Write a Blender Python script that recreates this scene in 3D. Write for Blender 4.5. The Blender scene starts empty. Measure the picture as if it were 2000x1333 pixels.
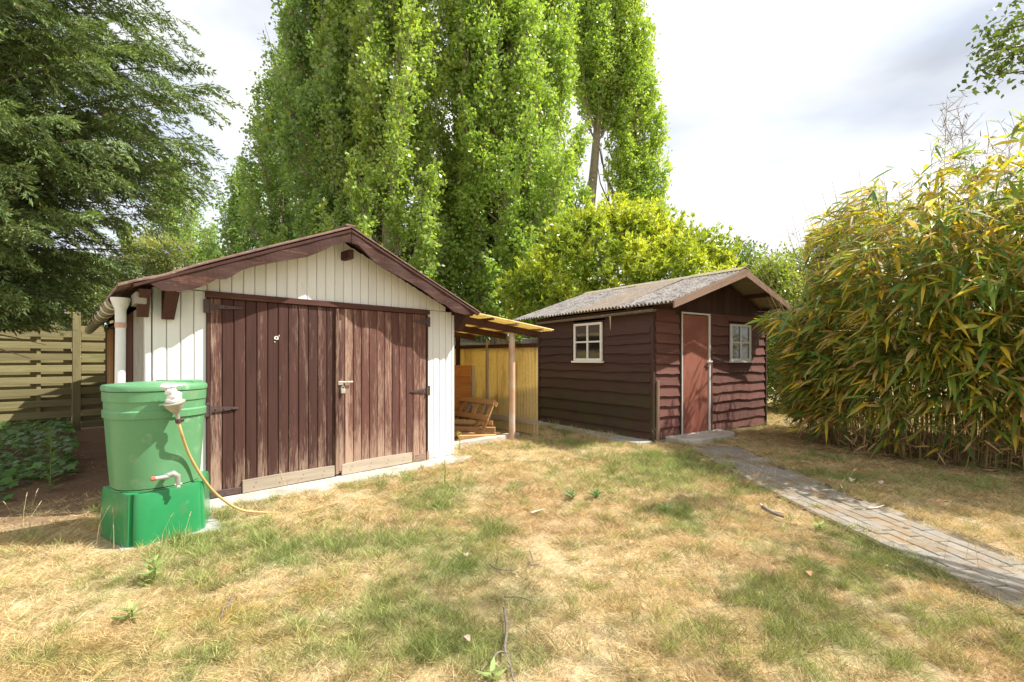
import bpy, math, random
import numpy as np
from mathutils import Vector, Matrix
R = random.Random(7); NP = np.random.default_rng(11)
scene = bpy.context.scene
C = scene.collection
# ------------------------------------------------------------------ camera, light
EYE = 1.35; FOC = 940.0; HZ = 700.0
cam_d = bpy.data.cameras.new('camera'); cam = bpy.data.objects.new('camera', cam_d); C.objects.link(cam)
cam.location = (0, 0, EYE); cam.rotation_euler = (math.radians(90), 0, 0)
cam_d.sensor_width = 36; cam_d.lens = 36*FOC/2000; cam_d.shift_y = (HZ-666.5)/2000; cam_d.clip_end = 1500; cam_d.clip_start = .05
scene.camera = cam
SUN_DIR = Vector((.955, .085, 1.26)).normalized()          # towards the sun
sd = bpy.data.lights.new('sun', 'SUN'); sd.energy = 4.0; sd.angle = math.radians(.55); sd.color = (1, .955, .87)
so = bpy.data.objects.new('sun', sd); C.objects.link(so); so.rotation_euler = SUN_DIR.to_track_quat('Z', 'Y').to_euler()
so.location = (8, -4, 14)
W = bpy.data.worlds.new('World'); scene.world = W; W.use_nodes = True
nt = W.node_tree; nt.nodes.clear()
def nn(nt, t, **k):
    n = nt.nodes.new(t)
    for a, b in k.items(): setattr(n, a, b)
    return n
sky = nn(nt, 'ShaderNodeTexSky', sky_type='NISHITA', sun_disc=False)
sky.sun_elevation = math.asin(SUN_DIR.z); sky.sun_rotation = math.atan2(SUN_DIR.x, SUN_DIR.y)
bg1 = nn(nt, 'ShaderNodeBackground'); bg1.inputs[1].default_value = .12
nt.links.new(sky.outputs[0], bg1.inputs[0])
tc = nn(nt, 'ShaderNodeTexCoord')
mp = nn(nt, 'ShaderNodeMapping'); mp.inputs['Scale'].default_value = (1.0, 1.0, 2.6); mp.inputs['Rotation'].default_value = (.1, -.45, .3); mp.inputs['Location'].default_value = (.35, .1, .2)
nt.links.new(tc.outputs['Generated'], mp.inputs[0])
nz = nn(nt, 'ShaderNodeTexNoise'); nz.inputs['Scale'].default_value = 1.7; nz.inputs['Detail'].default_value = 5; nz.inputs['Roughness'].default_value = .45; nz.inputs['Distortion'].default_value = .3
nt.links.new(mp.outputs[0], nz.inputs[0])
cr = nn(nt, 'ShaderNodeValToRGB')
cr.color_ramp.elements[0].position = .33; cr.color_ramp.elements[0].color = (.52, .56, .63, 1)
cr.color_ramp.elements[1].position = .52; cr.color_ramp.elements[1].color = (1, 1, 1, 1)
e = cr.color_ramp.elements.new(.42); e.color = (.76, .79, .85, 1)
nt.links.new(nz.outputs[0], cr.inputs[0])
bg2 = nn(nt, 'ShaderNodeBackground'); bg2.inputs[1].default_value = .57
nt.links.new(cr.outputs[0], bg2.inputs[0])
nz2 = nn(nt, 'ShaderNodeTexNoise'); nz2.inputs['Scale'].default_value = 1.3; nz2.inputs['Detail'].default_value = 3
nt.links.new(mp.outputs[0], nz2.inputs[0])
mr = nn(nt, 'ShaderNodeMapRange'); mr.inputs[1].default_value = .36; mr.inputs[2].default_value = .50; mr.inputs[3].default_value = .72; mr.inputs[4].default_value = 1.0
nt.links.new(nz2.outputs[0], mr.inputs[0])
mx = nn(nt, 'ShaderNodeMixShader'); nt.links.new(mr.outputs[0], mx.inputs[0]); nt.links.new(bg1.outputs[0], mx.inputs[1]); nt.links.new(bg2.outputs[0], mx.inputs[2])
wo = nn(nt, 'ShaderNodeOutputWorld'); nt.links.new(mx.outputs[0], wo.inputs[0])
vs = scene.view_settings; vs.view_transform = 'Standard'; vs.look = 'None'; vs.gamma = 1; vs.exposure = 1.12; vs.use_curve_mapping = False
scene.cycles.max_bounces = 8; scene.cycles.transparent_max_bounces = 8

# ------------------------------------------------------------------ helpers
WL = {}
def tag(o, label=None, cat=None, group=None, kind=None):
    if label: o['label'] = label
    if cat: o['category'] = cat
    if group: o['group'] = group
    if kind: o['kind'] = kind
    return o
def thing(name, loc, label, cat, group=None):
    o = bpy.data.objects.new(name, None); C.objects.link(o); o.location = loc; o.empty_display_size = .1
    WL[o.name] = Vector(loc); return tag(o, label, cat, group)
def link(name, me, mat, parent=None, loc=None):
    """mesh is in world axes; loc = world point of the mesh origin"""
    o = bpy.data.objects.new(name, me); C.objects.link(o)
    if mat and not me.materials: me.materials.append(mat)
    L = Vector(loc) if loc is not None else Vector((0, 0, 0))
    WL[o.name] = L
    if parent is not None:
        o.parent = parent; o.location = L-WL[parent.name]
    else: o.location = L
    return o
class MB:
    def __init__(s): s.v = []; s.f = []; s.gc = []; s.t = []
    def add(s, vs, fs, gc=None, tone=None):
        b = len(s.v); r = Vector((R.uniform(0, 90), R.uniform(0, 90), R.uniform(0, 90)))
        tone = R.random() if tone is None else tone
        for i, p in enumerate(vs):
            p = Vector(p); s.v.append(p); g = Vector(gc[i]) if gc else p
            s.gc.append(g+r); s.t.append(tone)
        for f in fs: s.f.append(tuple(b+i for i in f))
        return s
    def box(s, c, ax, ay, az, ch=.004, tone=None, grain=None):
        """c centre, ax ay az half-axis vectors; grain along the longest unless given"""
        c = Vector(c); A = [Vector(ax), Vector(ay), Vector(az)]; L = [a.length for a in A]
        if grain is None: grain = L.index(max(L))
        o1, o2 = [i for i in range(3) if i != grain]
        ch = min(ch, min(L)*.45)
        vs = []; gc = []
        for k in range(3):
            for sx in (-1, 1):
                for sy in (-1, 1):
                    for sz in (-1, 1):
                        q = [sx*L[0], sy*L[1], sz*L[2]]
                        for j in range(3):
                            if j != k: q[j] -= math.copysign(ch, q[j])
                        vs.append(c+sum((A[j]*(q[j]/L[j]) for j in range(3)), Vector()))
                        gc.append((q[grain], q[o1], q[o2]))
        def I(k, sx, sy, sz): return k*8+(sx > 0)*4+(sy > 0)*2+(sz > 0)
        fs = []
        for sg in (-1, 1):
            fs.append([I(0, sg, -1, -1), I(0, sg, 1, -1), I(0, sg, 1, 1), I(0, sg, -1, 1)])
            fs.append([I(1, -1, sg, -1), I(1, 1, sg, -1), I(1, 1, sg, 1), I(1, -1, sg, 1)])
            fs.append([I(2, -1, -1, sg), I(2, 1, -1, sg), I(2, 1, 1, sg), I(2, -1, 1, sg)])
        for a in (-1, 1):
            for b in (-1, 1):
                fs.append([I(0, a, b, -1), I(0, a, b, 1), I(1, a, b, 1), I(1, a, b, -1)])
                fs.append([I(0, a, -1, b), I(0, a, 1, b), I(2, a, 1, b), I(2, a, -1, b)])
                fs.append([I(1, -1, a, b), I(1, 1, a, b), I(2, 1, a, b), I(2, -1, a, b)])
                for d in (-1, 1): fs.append([I(0, a, b, d), I(1, a, b, d), I(2, a, b, d)])
        out = []
        for f in fs:
            P = [vs[i] for i in f]; n = (P[1]-P[0]).cross(P[2]-P[0]); m = sum(P, Vector())/len(P)
            out.append(f if n.dot(m-c) > 0 else f[::-1])
        return s.add(vs, out, gc, tone)
    def beam(s, a, b, w, h, ch=.004, tone=None, up=(0, 0, 1)):
        a = Vector(a); b = Vector(b); d = b-a; l = d.length; d.normalize()
        sd_ = d.cross(Vector(up))
        if sd_.length < 1e-4: sd_ = Vector((1, 0, 0))
        sd_.normalize(); u2 = sd_.cross(d).normalized()
        return s.box((a+b)/2, d*l/2, sd_*w/2, u2*h/2, ch, tone, 0)
    def tube(s, pts, rad, n=8, cap=True, tone=None):
        pts = [Vector(p) for p in pts]; vs = []; gc = []; fs = []; L = 0
        if not hasattr(rad, '__len__'): rad = [rad]*len(pts)
        ref = None
        for i, p in enumerate(pts):
            t = (pts[min(i+1, len(pts)-1)]-pts[max(i-1, 0)]).normalized()
            if ref is None: ref = t.orthogonal().normalized()
            ref = (ref-t*ref.dot(t)).normalized(); bt = t.cross(ref)
            if i: L += (p-pts[i-1]).length
            for k in range(n):
                a = 2*math.pi*k/n; vs.append(p+(ref*math.cos(a)+bt*math.sin(a))*rad[i]); gc.append((L, math.cos(a)*rad[i], math.sin(a)*rad[i]))
        for i in range(len(pts)-1):
            for k in range(n): fs.append((i*n+k, i*n+(k+1) % n, (i+1)*n+(k+1) % n, (i+1)*n+k))
        if cap: fs.append(tuple(range(n))[::-1]); fs.append(tuple(range((len(pts)-1)*n, len(pts)*n)))
        return s.add(vs, fs, gc, tone)
    def loft(s, rings, cap=True, tone=None):
        n = len(rings[0]); vs = [p for r in rings for p in r]; fs = []
        for i in range(len(rings)-1):
            for k in range(n): fs.append((i*n+k, i*n+(k+1) % n, (i+1)*n+(k+1) % n, (i+1)*n+k))
        if cap: fs.append(tuple(range(n))[::-1]); fs.append(tuple(range((len(rings)-1)*n, len(rings)*n)))
        return s.add(vs, fs, None, tone)
    def build(s, name, mat, parent=None, smooth=False, label=None, orig=None):
        L = Vector(orig) if orig is not None else (WL[parent.name] if parent is not None else Vector())
        me = bpy.data.meshes.new(name); me.from_pydata([p-L for p in s.v], [], s.f)
        a = me.attributes.new('gc', 'FLOAT_VECTOR', 'POINT'); a.data.foreach_set('vector', [c for g in s.gc for c in g])
        a = me.attributes.new('tone', 'FLOAT', 'POINT'); a.data.foreach_set('value', s.t)
        if smooth:
            me.polygons.foreach_set('use_smooth', [True]*len(me.polygons))
            if smooth != 'all': me.set_sharp_from_angle(angle=math.radians(38))
        me.update(); o = link(name, me, mat, parent, L)
        if label: o['label'] = label
        return o
def fast(name, V, F, mat, parent=None, tint=None, orig=(0, 0, 0), smooth=False):
    me = bpy.data.meshes.new(name); L = np.array(orig); V = np.asarray(V, np.float32)-L; F = np.asarray(F, np.int32)
    me.vertices.add(len(V)); me.vertices.foreach_set('co', V.astype(np.float32).ravel())
    k = F.shape[1]; me.loops.add(F.size); me.loops.foreach_set('vertex_index', F.ravel())
    me.polygons.add(len(F)); me.polygons.foreach_set('loop_start', np.arange(0, F.size, k, dtype=np.int32)); me.polygons.foreach_set('loop_total', np.full(len(F), k, np.int32))
    if smooth: me.polygons.foreach_set('use_smooth', np.ones(len(F), bool))
    if tint is not None:
        a = me.attributes.new('tint', 'FLOAT_COLOR', 'POINT'); c = np.ones((len(V), 4), np.float32); c[:, :3] = tint; a.data.foreach_set('color', c.ravel())
    me.update(calc_edges=True); me.validate()
    return link(name, me, mat, parent, orig)
def unit(a): return a/np.maximum(np.linalg.norm(a, axis=1, keepdims=True), 1e-9)
def leafquads(p, d, n, L, Wd):
    """rhombic leaves: p base, d direction, n normal"""
    d = unit(d); s = unit(np.cross(d, n)); L = L[:, None]; Wd = Wd[:, None]; nn_ = unit(np.cross(s, d))
    V = np.stack([p, p+d*L*.45+s*Wd/2+nn_*Wd*.12, p+d*L, p+d*L*.45-s*Wd/2+nn_*Wd*.12], 1).reshape(-1, 3)
    return V, np.arange(len(p)*4).reshape(-1, 4)
def ribbons(p, d, n, L, Wd, droop):
    d = unit(d); s = unit(np.cross(d, n)); z = np.array([0, 0, -1.0]); L = L[:, None]; Wd = Wd[:, None]; g = droop[:, None]
    def q(t, w): 
        c = p+d*L*t+z*g*L*t*t; return (c-s*Wd*w/2, c+s*Wd*w/2)
    a = q(0, 0)[0]; b1, b2 = q(.25, .9); c1, c2 = q(.6, .85); e = q(1, 0)[0]
    V = np.stack([a, b1, b2, c1, c2, e], 1).reshape(-1, 3); N = len(p)
    base = np.arange(N)[:, None]*6
    F = np.concatenate([base+np.array([0, 2, 1]), base+np.array([1, 2, 4]), base+np.array([1, 4, 3]), base+np.array([3, 4, 5])], 0)
    return V, F
def rdir(n): return unit(NP.normal(size=(n, 3)))
def gp(x, y, z=0.0):
    Y = FOC*(EYE-z)/(y-HZ); return Vector(((x-1000)/FOC*Y, Y, z))
def at(x, y, Y): return Vector(((x-1000)/FOC*Y, Y, EYE+(HZ-y)*Y/FOC))
# value noise in numpy
_T = NP.random((256, 256))
def vnoise(x, y, sc, o=0):
    x = x/sc+o*17.3+500; y = y/sc+o*9.1+500; xi = np.floor(x).astype(int); yi = np.floor(y).astype(int); fx = x-xi; fy = y-yi
    fx = fx*fx*(3-2*fx); fy = fy*fy*(3-2*fy); g = lambda a, b: _T[a % 256, b % 256]
    return (g(xi, yi)*(1-fx)+g(xi+1, yi)*fx)*(1-fy)+(g(xi, yi+1)*(1-fx)+g(xi+1, yi+1)*fx)*fy
def fbm(x, y, sc, o=0): return .5*vnoise(x, y, sc, o)+.3*vnoise(x, y, sc*.47, o+3)+.2*vnoise(x, y, sc*.21, o+5)

# ------------------------------------------------------------------ materials
class M:
    def __init__(s, name):
        s.m = bpy.data.materials.new(name); s.m.use_nodes = True; s.t = s.m.node_tree
        s.b = s.t.nodes['Principled BSDF']; s.out = s.t.nodes['Material Output']
    def n(s, t, **k): return nn(s.t, t, **k)
    def l(s, a, b): s.t.links.new(a, b)
    def attr(s, name, typ='GEOMETRY'):
        a = s.n('ShaderNodeAttribute'); a.attribute_name = name; a.attribute_type = typ; return a
    def mapping(s, src, sc):
        m = s.n('ShaderNodeMapping'); m.inputs['Scale'].default_value = sc; s.l(src, m.inputs[0]); return m.outputs[0]
    def noise(s, src, sc=5, det=4, rough=.55, dist=0):
        n = s.n('ShaderNodeTexNoise'); n.inputs['Scale'].default_value = sc; n.inputs['Detail'].default_value = det; n.inputs['Roughness'].default_value = rough; n.inputs['Distortion'].default_value = dist
        s.l(src, n.inputs[0]); return n.outputs[0]
    def rng(s, src, a, b, c=0, d=1):
        n = s.n('ShaderNodeMapRange'); n.inputs[1].default_value = a; n.inputs[2].default_value = b; n.inputs[3].default_value = c; n.inputs[4].default_value = d; s.l(src, n.inputs[0]); return n.outputs[0]
    def math(s, op, a, b=None):
        n = s.n('ShaderNodeMath', operation=op)
        for i, q in enumerate((a, b)):
            if q is None: continue
            if isinstance(q, (int, float)): n.inputs[i].default_value = q
            else: s.l(q, n.inputs[i])
        return n.outputs[0]
    def mix(s, f, a, b, blend='MIX'):
        n = s.n('ShaderNodeMix', data_type='RGBA', blend_type=blend)
        for i, q in ((0, f), (6, a), (7, b)):
            if isinstance(q, (int, float)): n.inputs[i].default_value = q
            elif isinstance(q, tuple): n.inputs[i].default_value = (*q, 1)
            else: s.l(q, n.inputs[i])
        return n.outputs[2]
    def bump(s, h, st=.3, dist=.01):
        b = s.n('ShaderNodeBump'); b.inputs['Strength'].default_value = st; b.inputs['Distance'].default_value = dist; s.l(h, b.inputs['Height']); s.l(b.outputs[0], s.b.inputs['Normal']); return b
    def fin(s, col=None, rough=.7, spec=.3, metal=0):
        if col is not None:
            if isinstance(col, tuple): s.b.inputs['Base Color'].default_value = (*col, 1)
            else: s.l(col, s.b.inputs['Base Color'])
        if isinstance(rough, (int, float)): s.b.inputs['Roughness'].default_value = rough
        else: s.l(rough, s.b.inputs['Roughness'])
        s.b.inputs['Specular IOR Level'].default_value = spec; s.b.inputs['Metallic'].default_value = metal
        return s.m
def wood(name, a, b, worn=None, wear=(.6, .75), zlow=None, tonev=.35, grain=(1.6, 30, 30), green=None, rough=.75, side=None, dirt=None):
    m = M(name); g = m.attr('gc'); tn = m.attr('tone'); geo = m.n('ShaderNodeNewGeometry')
    f1 = m.noise(m.mapping(g.outputs['Vector'], grain), 1, 6, .65, .6)
    f2 = m.noise(m.mapping(g.outputs['Vector'], (.9, 5, 5)), 1.3, 4, .6)
    col = m.mix(m.rng(f1, .35, .68), a, b)
    col = m.mix(m.rng(f2, .3, .7, 0, .5), col, b)
    if worn:
        f3 = m.noise(m.mapping(g.outputs['Vector'], (.9, 9, 9)), 1.2, 5, .7, .4)
        fine = m.noise(m.mapping(g.outputs['Vector'], (7, 90, 90)), 1, 4, .7)
        w = m.math('ADD', m.math('MULTIPLY', f3, .52), m.math('MULTIPLY', fine, .48))
        w = m.math('ADD', w, m.rng(tn.outputs['Fac'], 0, 1, -.07, .07))
        if zlow:
            sp = m.n('ShaderNodeSeparateXYZ'); m.l(geo.outputs['Position'], sp.inputs[0])
            w = m.math('ADD', w, m.rng(sp.outputs[2], zlow[0], zlow[1], zlow[2], 0))
        if side:
            sp = m.n('ShaderNodeSeparateXYZ'); m.l(geo.outputs['Position'], sp.inputs[0])
            dd = m.math('ABSOLUTE', m.math('SUBTRACT', sp.outputs[0], side[0]))
            w = m.math('ADD', w, m.rng(dd, 0, side[1], side[2], 0))
        wf = m.rng(w, wear[0], wear[1]); col = m.mix(wf, col, worn)
    if green:
        sp = m.n('ShaderNodeSeparateXYZ'); m.l(geo.outputs['Position'], sp.inputs[0])
        gf = m.math('MULTIPLY', m.rng(sp.outputs[2], green[1], green[2], 1, 0), m.rng(m.noise(geo.outputs['Position'], 2.5, 4), .35, .62))
        col = m.mix(gf, col, green[0])
    if dirt: col = m.mix(m.rng(m.noise(geo.outputs['Position'], 3.2, 6, .65), .47, .62), col, dirt)
    k = m.rng(tn.outputs['Fac'], 0, 1, 1-tonev, 1+tonev*.6)
    cc = m.n('ShaderNodeCombineXYZ')
    for i in range(3): m.l(k, cc.inputs[i])
    col = m.mix(1.0, col, cc.outputs[0], 'MULTIPLY')
    m.bump(f1, .35, .006)
    return m.fin(col, rough, .25)
def noisy(name, a, b, sc=8, rough=.8, bump=.3, spec=.3, spots=None, metal=0, bd=.01, det=6):
    m = M(name); geo = m.n('ShaderNodeNewGeometry'); f = m.noise(geo.outputs['Position'], sc, det, .62)
    col = m.mix(m.rng(f, .35, .65), a, b)
    if spots:
        for (c, s2, lo, hi) in spots:
            col = m.mix(m.rng(m.noise(geo.outputs['Position'], s2, 4, .6), lo, hi), col, c)
    f2 = m.noise(geo.outputs['Position'], sc*6, 4, .6)
    m.bump(m.math('ADD', f, m.math('MULTIPLY', f2, .6)), bump, bd)
    return m.fin(col, rough, spec, metal)
def leafmat(name, trans=.35, rough=.5, spec=.3, inst=False, tmul=(1.5, 1.5, .5)):
    m = M(name); a = m.attr('tint', 'INSTANCER' if inst else 'GEOMETRY'); col = a.outputs['Color']
    if inst:
        t = m.attr('tone'); k = m.rng(t.outputs['Fac'], 0, 1, .55, 1.35); cc = m.n('ShaderNodeCombineXYZ')
        for i in range(3): m.l(k, cc.inputs[i])
        col = m.mix(1.0, col, cc.outputs[0], 'MULTIPLY')
    m.fin(col, rough, spec)
    tr = m.n('ShaderNodeBsdfTranslucent'); m.l(m.mix(1.0, col, tmul, 'MULTIPLY'), tr.inputs[0])
    ms = m.n('ShaderNodeMixShader'); ms.inputs[0].default_value = trans
    m.l(m.b.outputs[0], ms.inputs[1]); m.l(tr.outputs[0], ms.inputs[2]); m.l(ms.outputs[0], m.out.inputs[0]); return m.m

m_door = wood('brown_door_wood', (.056, .025, .020), (.105, .045, .036), (.33, .225, .165), (.545, .70), (.02, .60, .16), .32, side=(-2.03, .32, .08))
m_door2 = wood('sunlit_red_brown_door_wood', (.085, .037, .030), (.150, .066, .052), (.38, .26, .19), (.545, .71), (.02, .60, .15), .28, side=(-2.03, .32, .08))  # lighter, redder copy of the door wood: sun on this leaf put into colour
m_dark = wood('dark_brown_wood', (.050, .021, .016), (.095, .040, .030), (.24, .13, .09), (.60, .85), None, .2)
m_barge = wood('brown_bargeboard', (.038, .018, .014), (.075, .035, .027), (.25, .12, .09), (.54, .70), None, .15, grain=(2.2, 16, 16))
m_white = wood('white_painted_boards', (.74, .74, .70), (.80, .80, .77), (.46, .45, .37), (.62, .80), (0, .35, .10), .06)
m_raw = wood('raw_grey_wood', (.34, .28, .21), (.47, .40, .31), (.26, .19, .14), (.62, .72), None, .15)
m_pallet = wood('orange_timber', (.50, .27, .11), (.64, .40, .19), (.34, .19, .10), (.60, .75), None, .35)
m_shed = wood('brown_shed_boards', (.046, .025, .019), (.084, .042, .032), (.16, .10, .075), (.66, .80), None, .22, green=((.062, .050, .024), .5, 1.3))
m_shedf = wood('sunlit_shed_boards', (.125, .055, .044), (.195, .085, .068), (.26, .15, .12), (.66, .80), None, .22)  # front boards: sunlight is put into this paler, redder copy of the boards
m_fence = wood('green_stained_fence_board', (.22, .185, .085), (.35, .30, .15), (.18, .19, .07), (.52, .68), None, .3)
m_fgrey = wood('grey_weathered_fence', (.20, .185, .15), (.33, .31, .26), (.12, .12, .08), (.58, .70), None, .35)
m_wbarge = wood('weathered_barge', (.22, .13, .09), (.33, .22, .16), (.14, .07, .05), (.58, .72), None, .2)
m_ply = wood('orange_boarding', (.36, .13, .03), (.46, .20, .06), (.20, .07, .02), (.58, .70), None, .2, grain=(1.5, 14, 14))
m_iron = noisy('rusty_dark_iron', (.060, .038, .036), (.10, .06, .05), 30, .6, .2, .5)
m_doorp = noisy('red_brown_door_panel', (.30, .105, .07), (.36, .135, .092), 3, .55, .05, .4, [((.26, .085, .06), 1.3, .5, .66)])
m_wpaint = noisy('white_frame_paint', (.72, .70, .64), (.80, .79, .74), 14, .5, .1, .4, [((.45, .40, .33), 22, .66, .76)])
m_pvc = noisy('grey_white_pvc', (.66, .68, .68), (.74, .76, .75), 5, .35, .03, .5, [((.48, .48, .42), 6, .58, .75)])
m_gut = noisy('algae_gutter', (.30, .28, .17), (.40, .38, .27), 12, .5, .1, .4, [((.16, .14, .08), 7, .5, .66)])
m_gut2 = noisy('grey_brown_gutter', (.13, .105, .085), (.20, .165, .135), 12, .55, .1, .4, [((.45, .42, .38), 16, .62, .7)])
m_grey = noisy('grey_corrugated_metal', (.27, .26, .23), (.35, .34, .30), 6, .55, .1, .4)
m_asb = noisy('lichen_cement_roof', (.20, .18, .17), (.30, .28, .265), 5, .9, .5, .2, [((.10, .085, .075), 7, .52, .62), ((.085, .075, .07), 30, .56, .62), ((.40, .37, .35), 14, .60, .70), ((.42, .26, .03), 3.1, .70, .76)])
m_asb2 = noisy('brown_cement_roof', (.19, .155, .125), (.27, .225, .185), 8, .9, .4, .2, [((.18, .14, .11), 20, .56, .66), ((.60, .30, .02), 3.4, .63, .68)])
m_groof = noisy('red_brown_garage_roof', (.13, .075, .06), (.22, .14, .115), 9, .85, .3, .2, [((.30, .27, .2), 20, .6, .7)])
m_conc = noisy('pale_concrete', (.44, .39, .33), (.58, .53, .46), 5, .9, .3, .2, [((.30, .24, .17), 3, .55, .7)])
m_block = noisy('grey_block', (.30, .30, .28), (.40, .40, .38), 9, .9, .3, .2)
m_bark = noisy('poplar_bark', (.24, .20, .15), (.38, .32, .25), 9, .9, .5, .2, bd=.04)
m_barkd = noisy('dark_bark', (.10, .07, .05), (.17, .12, .085), 9, .9, .5, .2, bd=.03)
m_stem = noisy('green_stem', (.16, .19, .07), (.24, .24, .11), 9, .8, .1, .2)
m_green1 = noisy('pale_green_plastic', (.105, .285, .13), (.125, .315, .15), 2.2, .38, .04, .45, [((.22, .40, .24), 9, .60, .72), ((.10, .27, .12), 1.6, .50, .72), ((.24, .33, .20), 3.5, .60, .75)])
m_green2 = noisy('bright_green_plastic', (.022, .22, .075), (.03, .27, .095), 2.5, .25, .05, .5, [((.08, .28, .12), 14, .60, .74), ((.10, .22, .09), 4, .56, .72)])
m_hose = noisy('yellow_hose', (.52, .34, .12), (.60, .42, .18), 20, .5, .1, .3)
m_plastic = noisy('white_plastic_bag', (.74, .75, .76), (.84, .85, .86), 30, .4, .5, .5)
m_fun = noisy('grey_funnel_plastic', (.34, .33, .26), (.46, .45, .38), 16, .5, .1, .4)
m_tap = noisy('silver_tap', (.52, .52, .50), (.66, .66, .64), 20, .35, .2, .5, metal=.6)
m_red = noisy('red_plastic', (.5, .10, .07), (.6, .14, .1), 20, .5, .1, .4)
m_post = noisy('peach_painted_post', (.55, .33, .20), (.68, .47, .34), 3, .5, .05, .3, [((.62, .54, .46), 2.2, .45, .6)])
m_steel = noisy('bright_steel', (.6, .58, .54), (.7, .68, .62), 20, .3, .1, .5, metal=.8)
m_black = noisy('dark_interior', (.012, .010, .009), (.02, .017, .014), 5, .9, .1, .1)
m_glass = M('window_glass'); m_glass = m_glass.fin((.022, .02, .018), .06, .9)
def mk_yellow():
    m = M('yellow_fibreglass'); geo = m.n('ShaderNodeNewGeometry'); p = geo.outputs['Position']
    col = m.mix(m.rng(m.noise(p, 45, 5, .7), .35, .65), (.78, .64, .30), (.92, .82, .48))
    col = m.mix(m.rng(m.noise(m.mapping(p, (3, 3, 1.2)), 1.5, 5), .52, .72), col, (.68, .52, .24))
    sp = m.n('ShaderNodeSeparateXYZ'); m.l(p, sp.inputs[0])
    m.fin(col, .55, .3); m.bump(m.noise(p, 90, 3), .2, .003)
    tr = m.n('ShaderNodeBsdfTranslucent'); m.l(col, tr.inputs[0]); ms = m.n('ShaderNodeMixShader'); ms.inputs[0].default_value = .55
    m.l(m.b.outputs[0], ms.inputs[1]); m.l(tr.outputs[0], ms.inputs[2]); m.l(ms.outputs[0], m.out.inputs[0]); return m.m
m_yel = mk_yellow()
m_leaf = leafmat('leaf', .42, .36, .5)
m_leafb = leafmat('bamboo_leaf', .45, .42, .35, tmul=(1.45, 1.45, .7))
m_needle = leafmat('cypress_spray', .22, .6, .2)
m_grassm = leafmat('grass_blade', .22, .65, .12, inst=True, tmul=(1.2, 1.15, .8))
m_paver = wood('grey_paver', (.235, .21, .175), (.30, .27, .23), (.19, .16, .12), (.54, .66), None, .10, grain=(12, 12, 12), rough=.9, dirt=(.25, .18, .11))
# ------------------------------------------------------------------ frames of the two buildings
G0 = Vector((-3.216, 4.30, 0)); GU = Vector((.702, .712, 0)); GV = Vector((-.683, .730, 0)); GN = Vector((.712, -.702, 0)); ZZ = Vector((0, 0, 1))
def G(s, d, z=0.0): return G0+GU*s+GV*d+ZZ*z
S0 = Vector((2.257, 7.714, 0)); SU = Vector((.823, .568, 0)); SW = Vector((-.5706, .8214, 0))
def S(s, t, z=0.0): return S0+SU*s+SW*t+ZZ*z
def inv(O, U_, V_, x, y):
    dx = x-O.x; dy = y-O.y; det = U_.x*V_.y-U_.y*V_.x
    return (dx*V_.y-dy*V_.x)/det, (U_.x*dy-U_.y*dx)/det
def lerp_prof(pr, x):
    if x <= pr[0][0]: return pr[0][1]
    for (a, b), (c, d) in zip(pr, pr[1:]):
        if x <= c: return b+(d-b)*(x-a)/(c-a)
    return pr[-1][1]
def corr(mb, f, La, Lb, wl, amp, nb, N, thick=.006, ph=0, per=6, tone=None):
    na = max(2, int(La/wl*per)); vs = []; gc = []
    for j in range(nb+1):
        for i in range(na+1):
            a = La*i/na; b = Lb*j/nb; p = f(a, b)+N*(amp*math.sin(2*math.pi*a/wl+ph)); vs.append(p); gc.append((b, a, 0))
    n1 = len(vs); W_ = na+1
    fs = [(j*W_+i, j*W_+i+1, (j+1)*W_+i+1, (j+1)*W_+i) for j in range(nb) for i in range(na)]
    if thick:
        vs += [p-N*thick for p in vs]; gc += gc
        fs += [tuple(n1+q for q in f_[::-1]) for f_ in fs]
        for i in range(na): fs.append((i+1, i, n1+i, n1+i+1)); k = nb*W_; fs.append((k+i, k+i+1, n1+k+i+1, n1+k+i))
        for j in range(nb): fs.append((j*W_, (j+1)*W_, n1+(j+1)*W_, n1+j*W_)); q = na; fs.append(((j+1)*W_+q, j*W_+q, n1+j*W_+q, n1+(j+1)*W_+q))
    mb.add(vs, fs, gc, tone)
def plank(mb, T, poly, d0, d1, inset=.006, vert=True, tone=None, flip=False):
    """poly (s,z) outline extruded from front d0 to back d1, front edges eased"""
    cx = sum(p[0] for p in poly)/len(poly); cz = sum(p[1] for p in poly)/len(poly); n = len(poly); sg = 1 if d1 > d0 else -1
    smax = max(p[0] for p in poly); smin = min(p[0] for p in poly); w = smax-smin
    def ins(p):
        if not inset: return p
        k = max(0, 1-2*inset/max(w, .02)); return (cx+(p[0]-cx)*k, cz+(p[1]-cz)*(1-.002))
    vs = []; gc = []
    for (pp, d) in [([ins(p) for p in poly], d0), (poly, d0+sg*min(.006, abs(d1-d0)*.4)), (poly, d1)]:
        for p in pp: vs.append(T(p[0], d, p[1])); gc.append((p[1], p[0], d) if vert else (p[0], p[1], d))
    fs = [tuple(range(n)), tuple(range(2*n, 3*n))[::-1]]
    for r in (0, 1):
        for k in range(n): fs.append((r*n+k, (r+1)*n+k, (r+1)*n+(k+1) % n, r*n+(k+1) % n))
    mb.add(vs, fs, gc, tone); return mb

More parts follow.
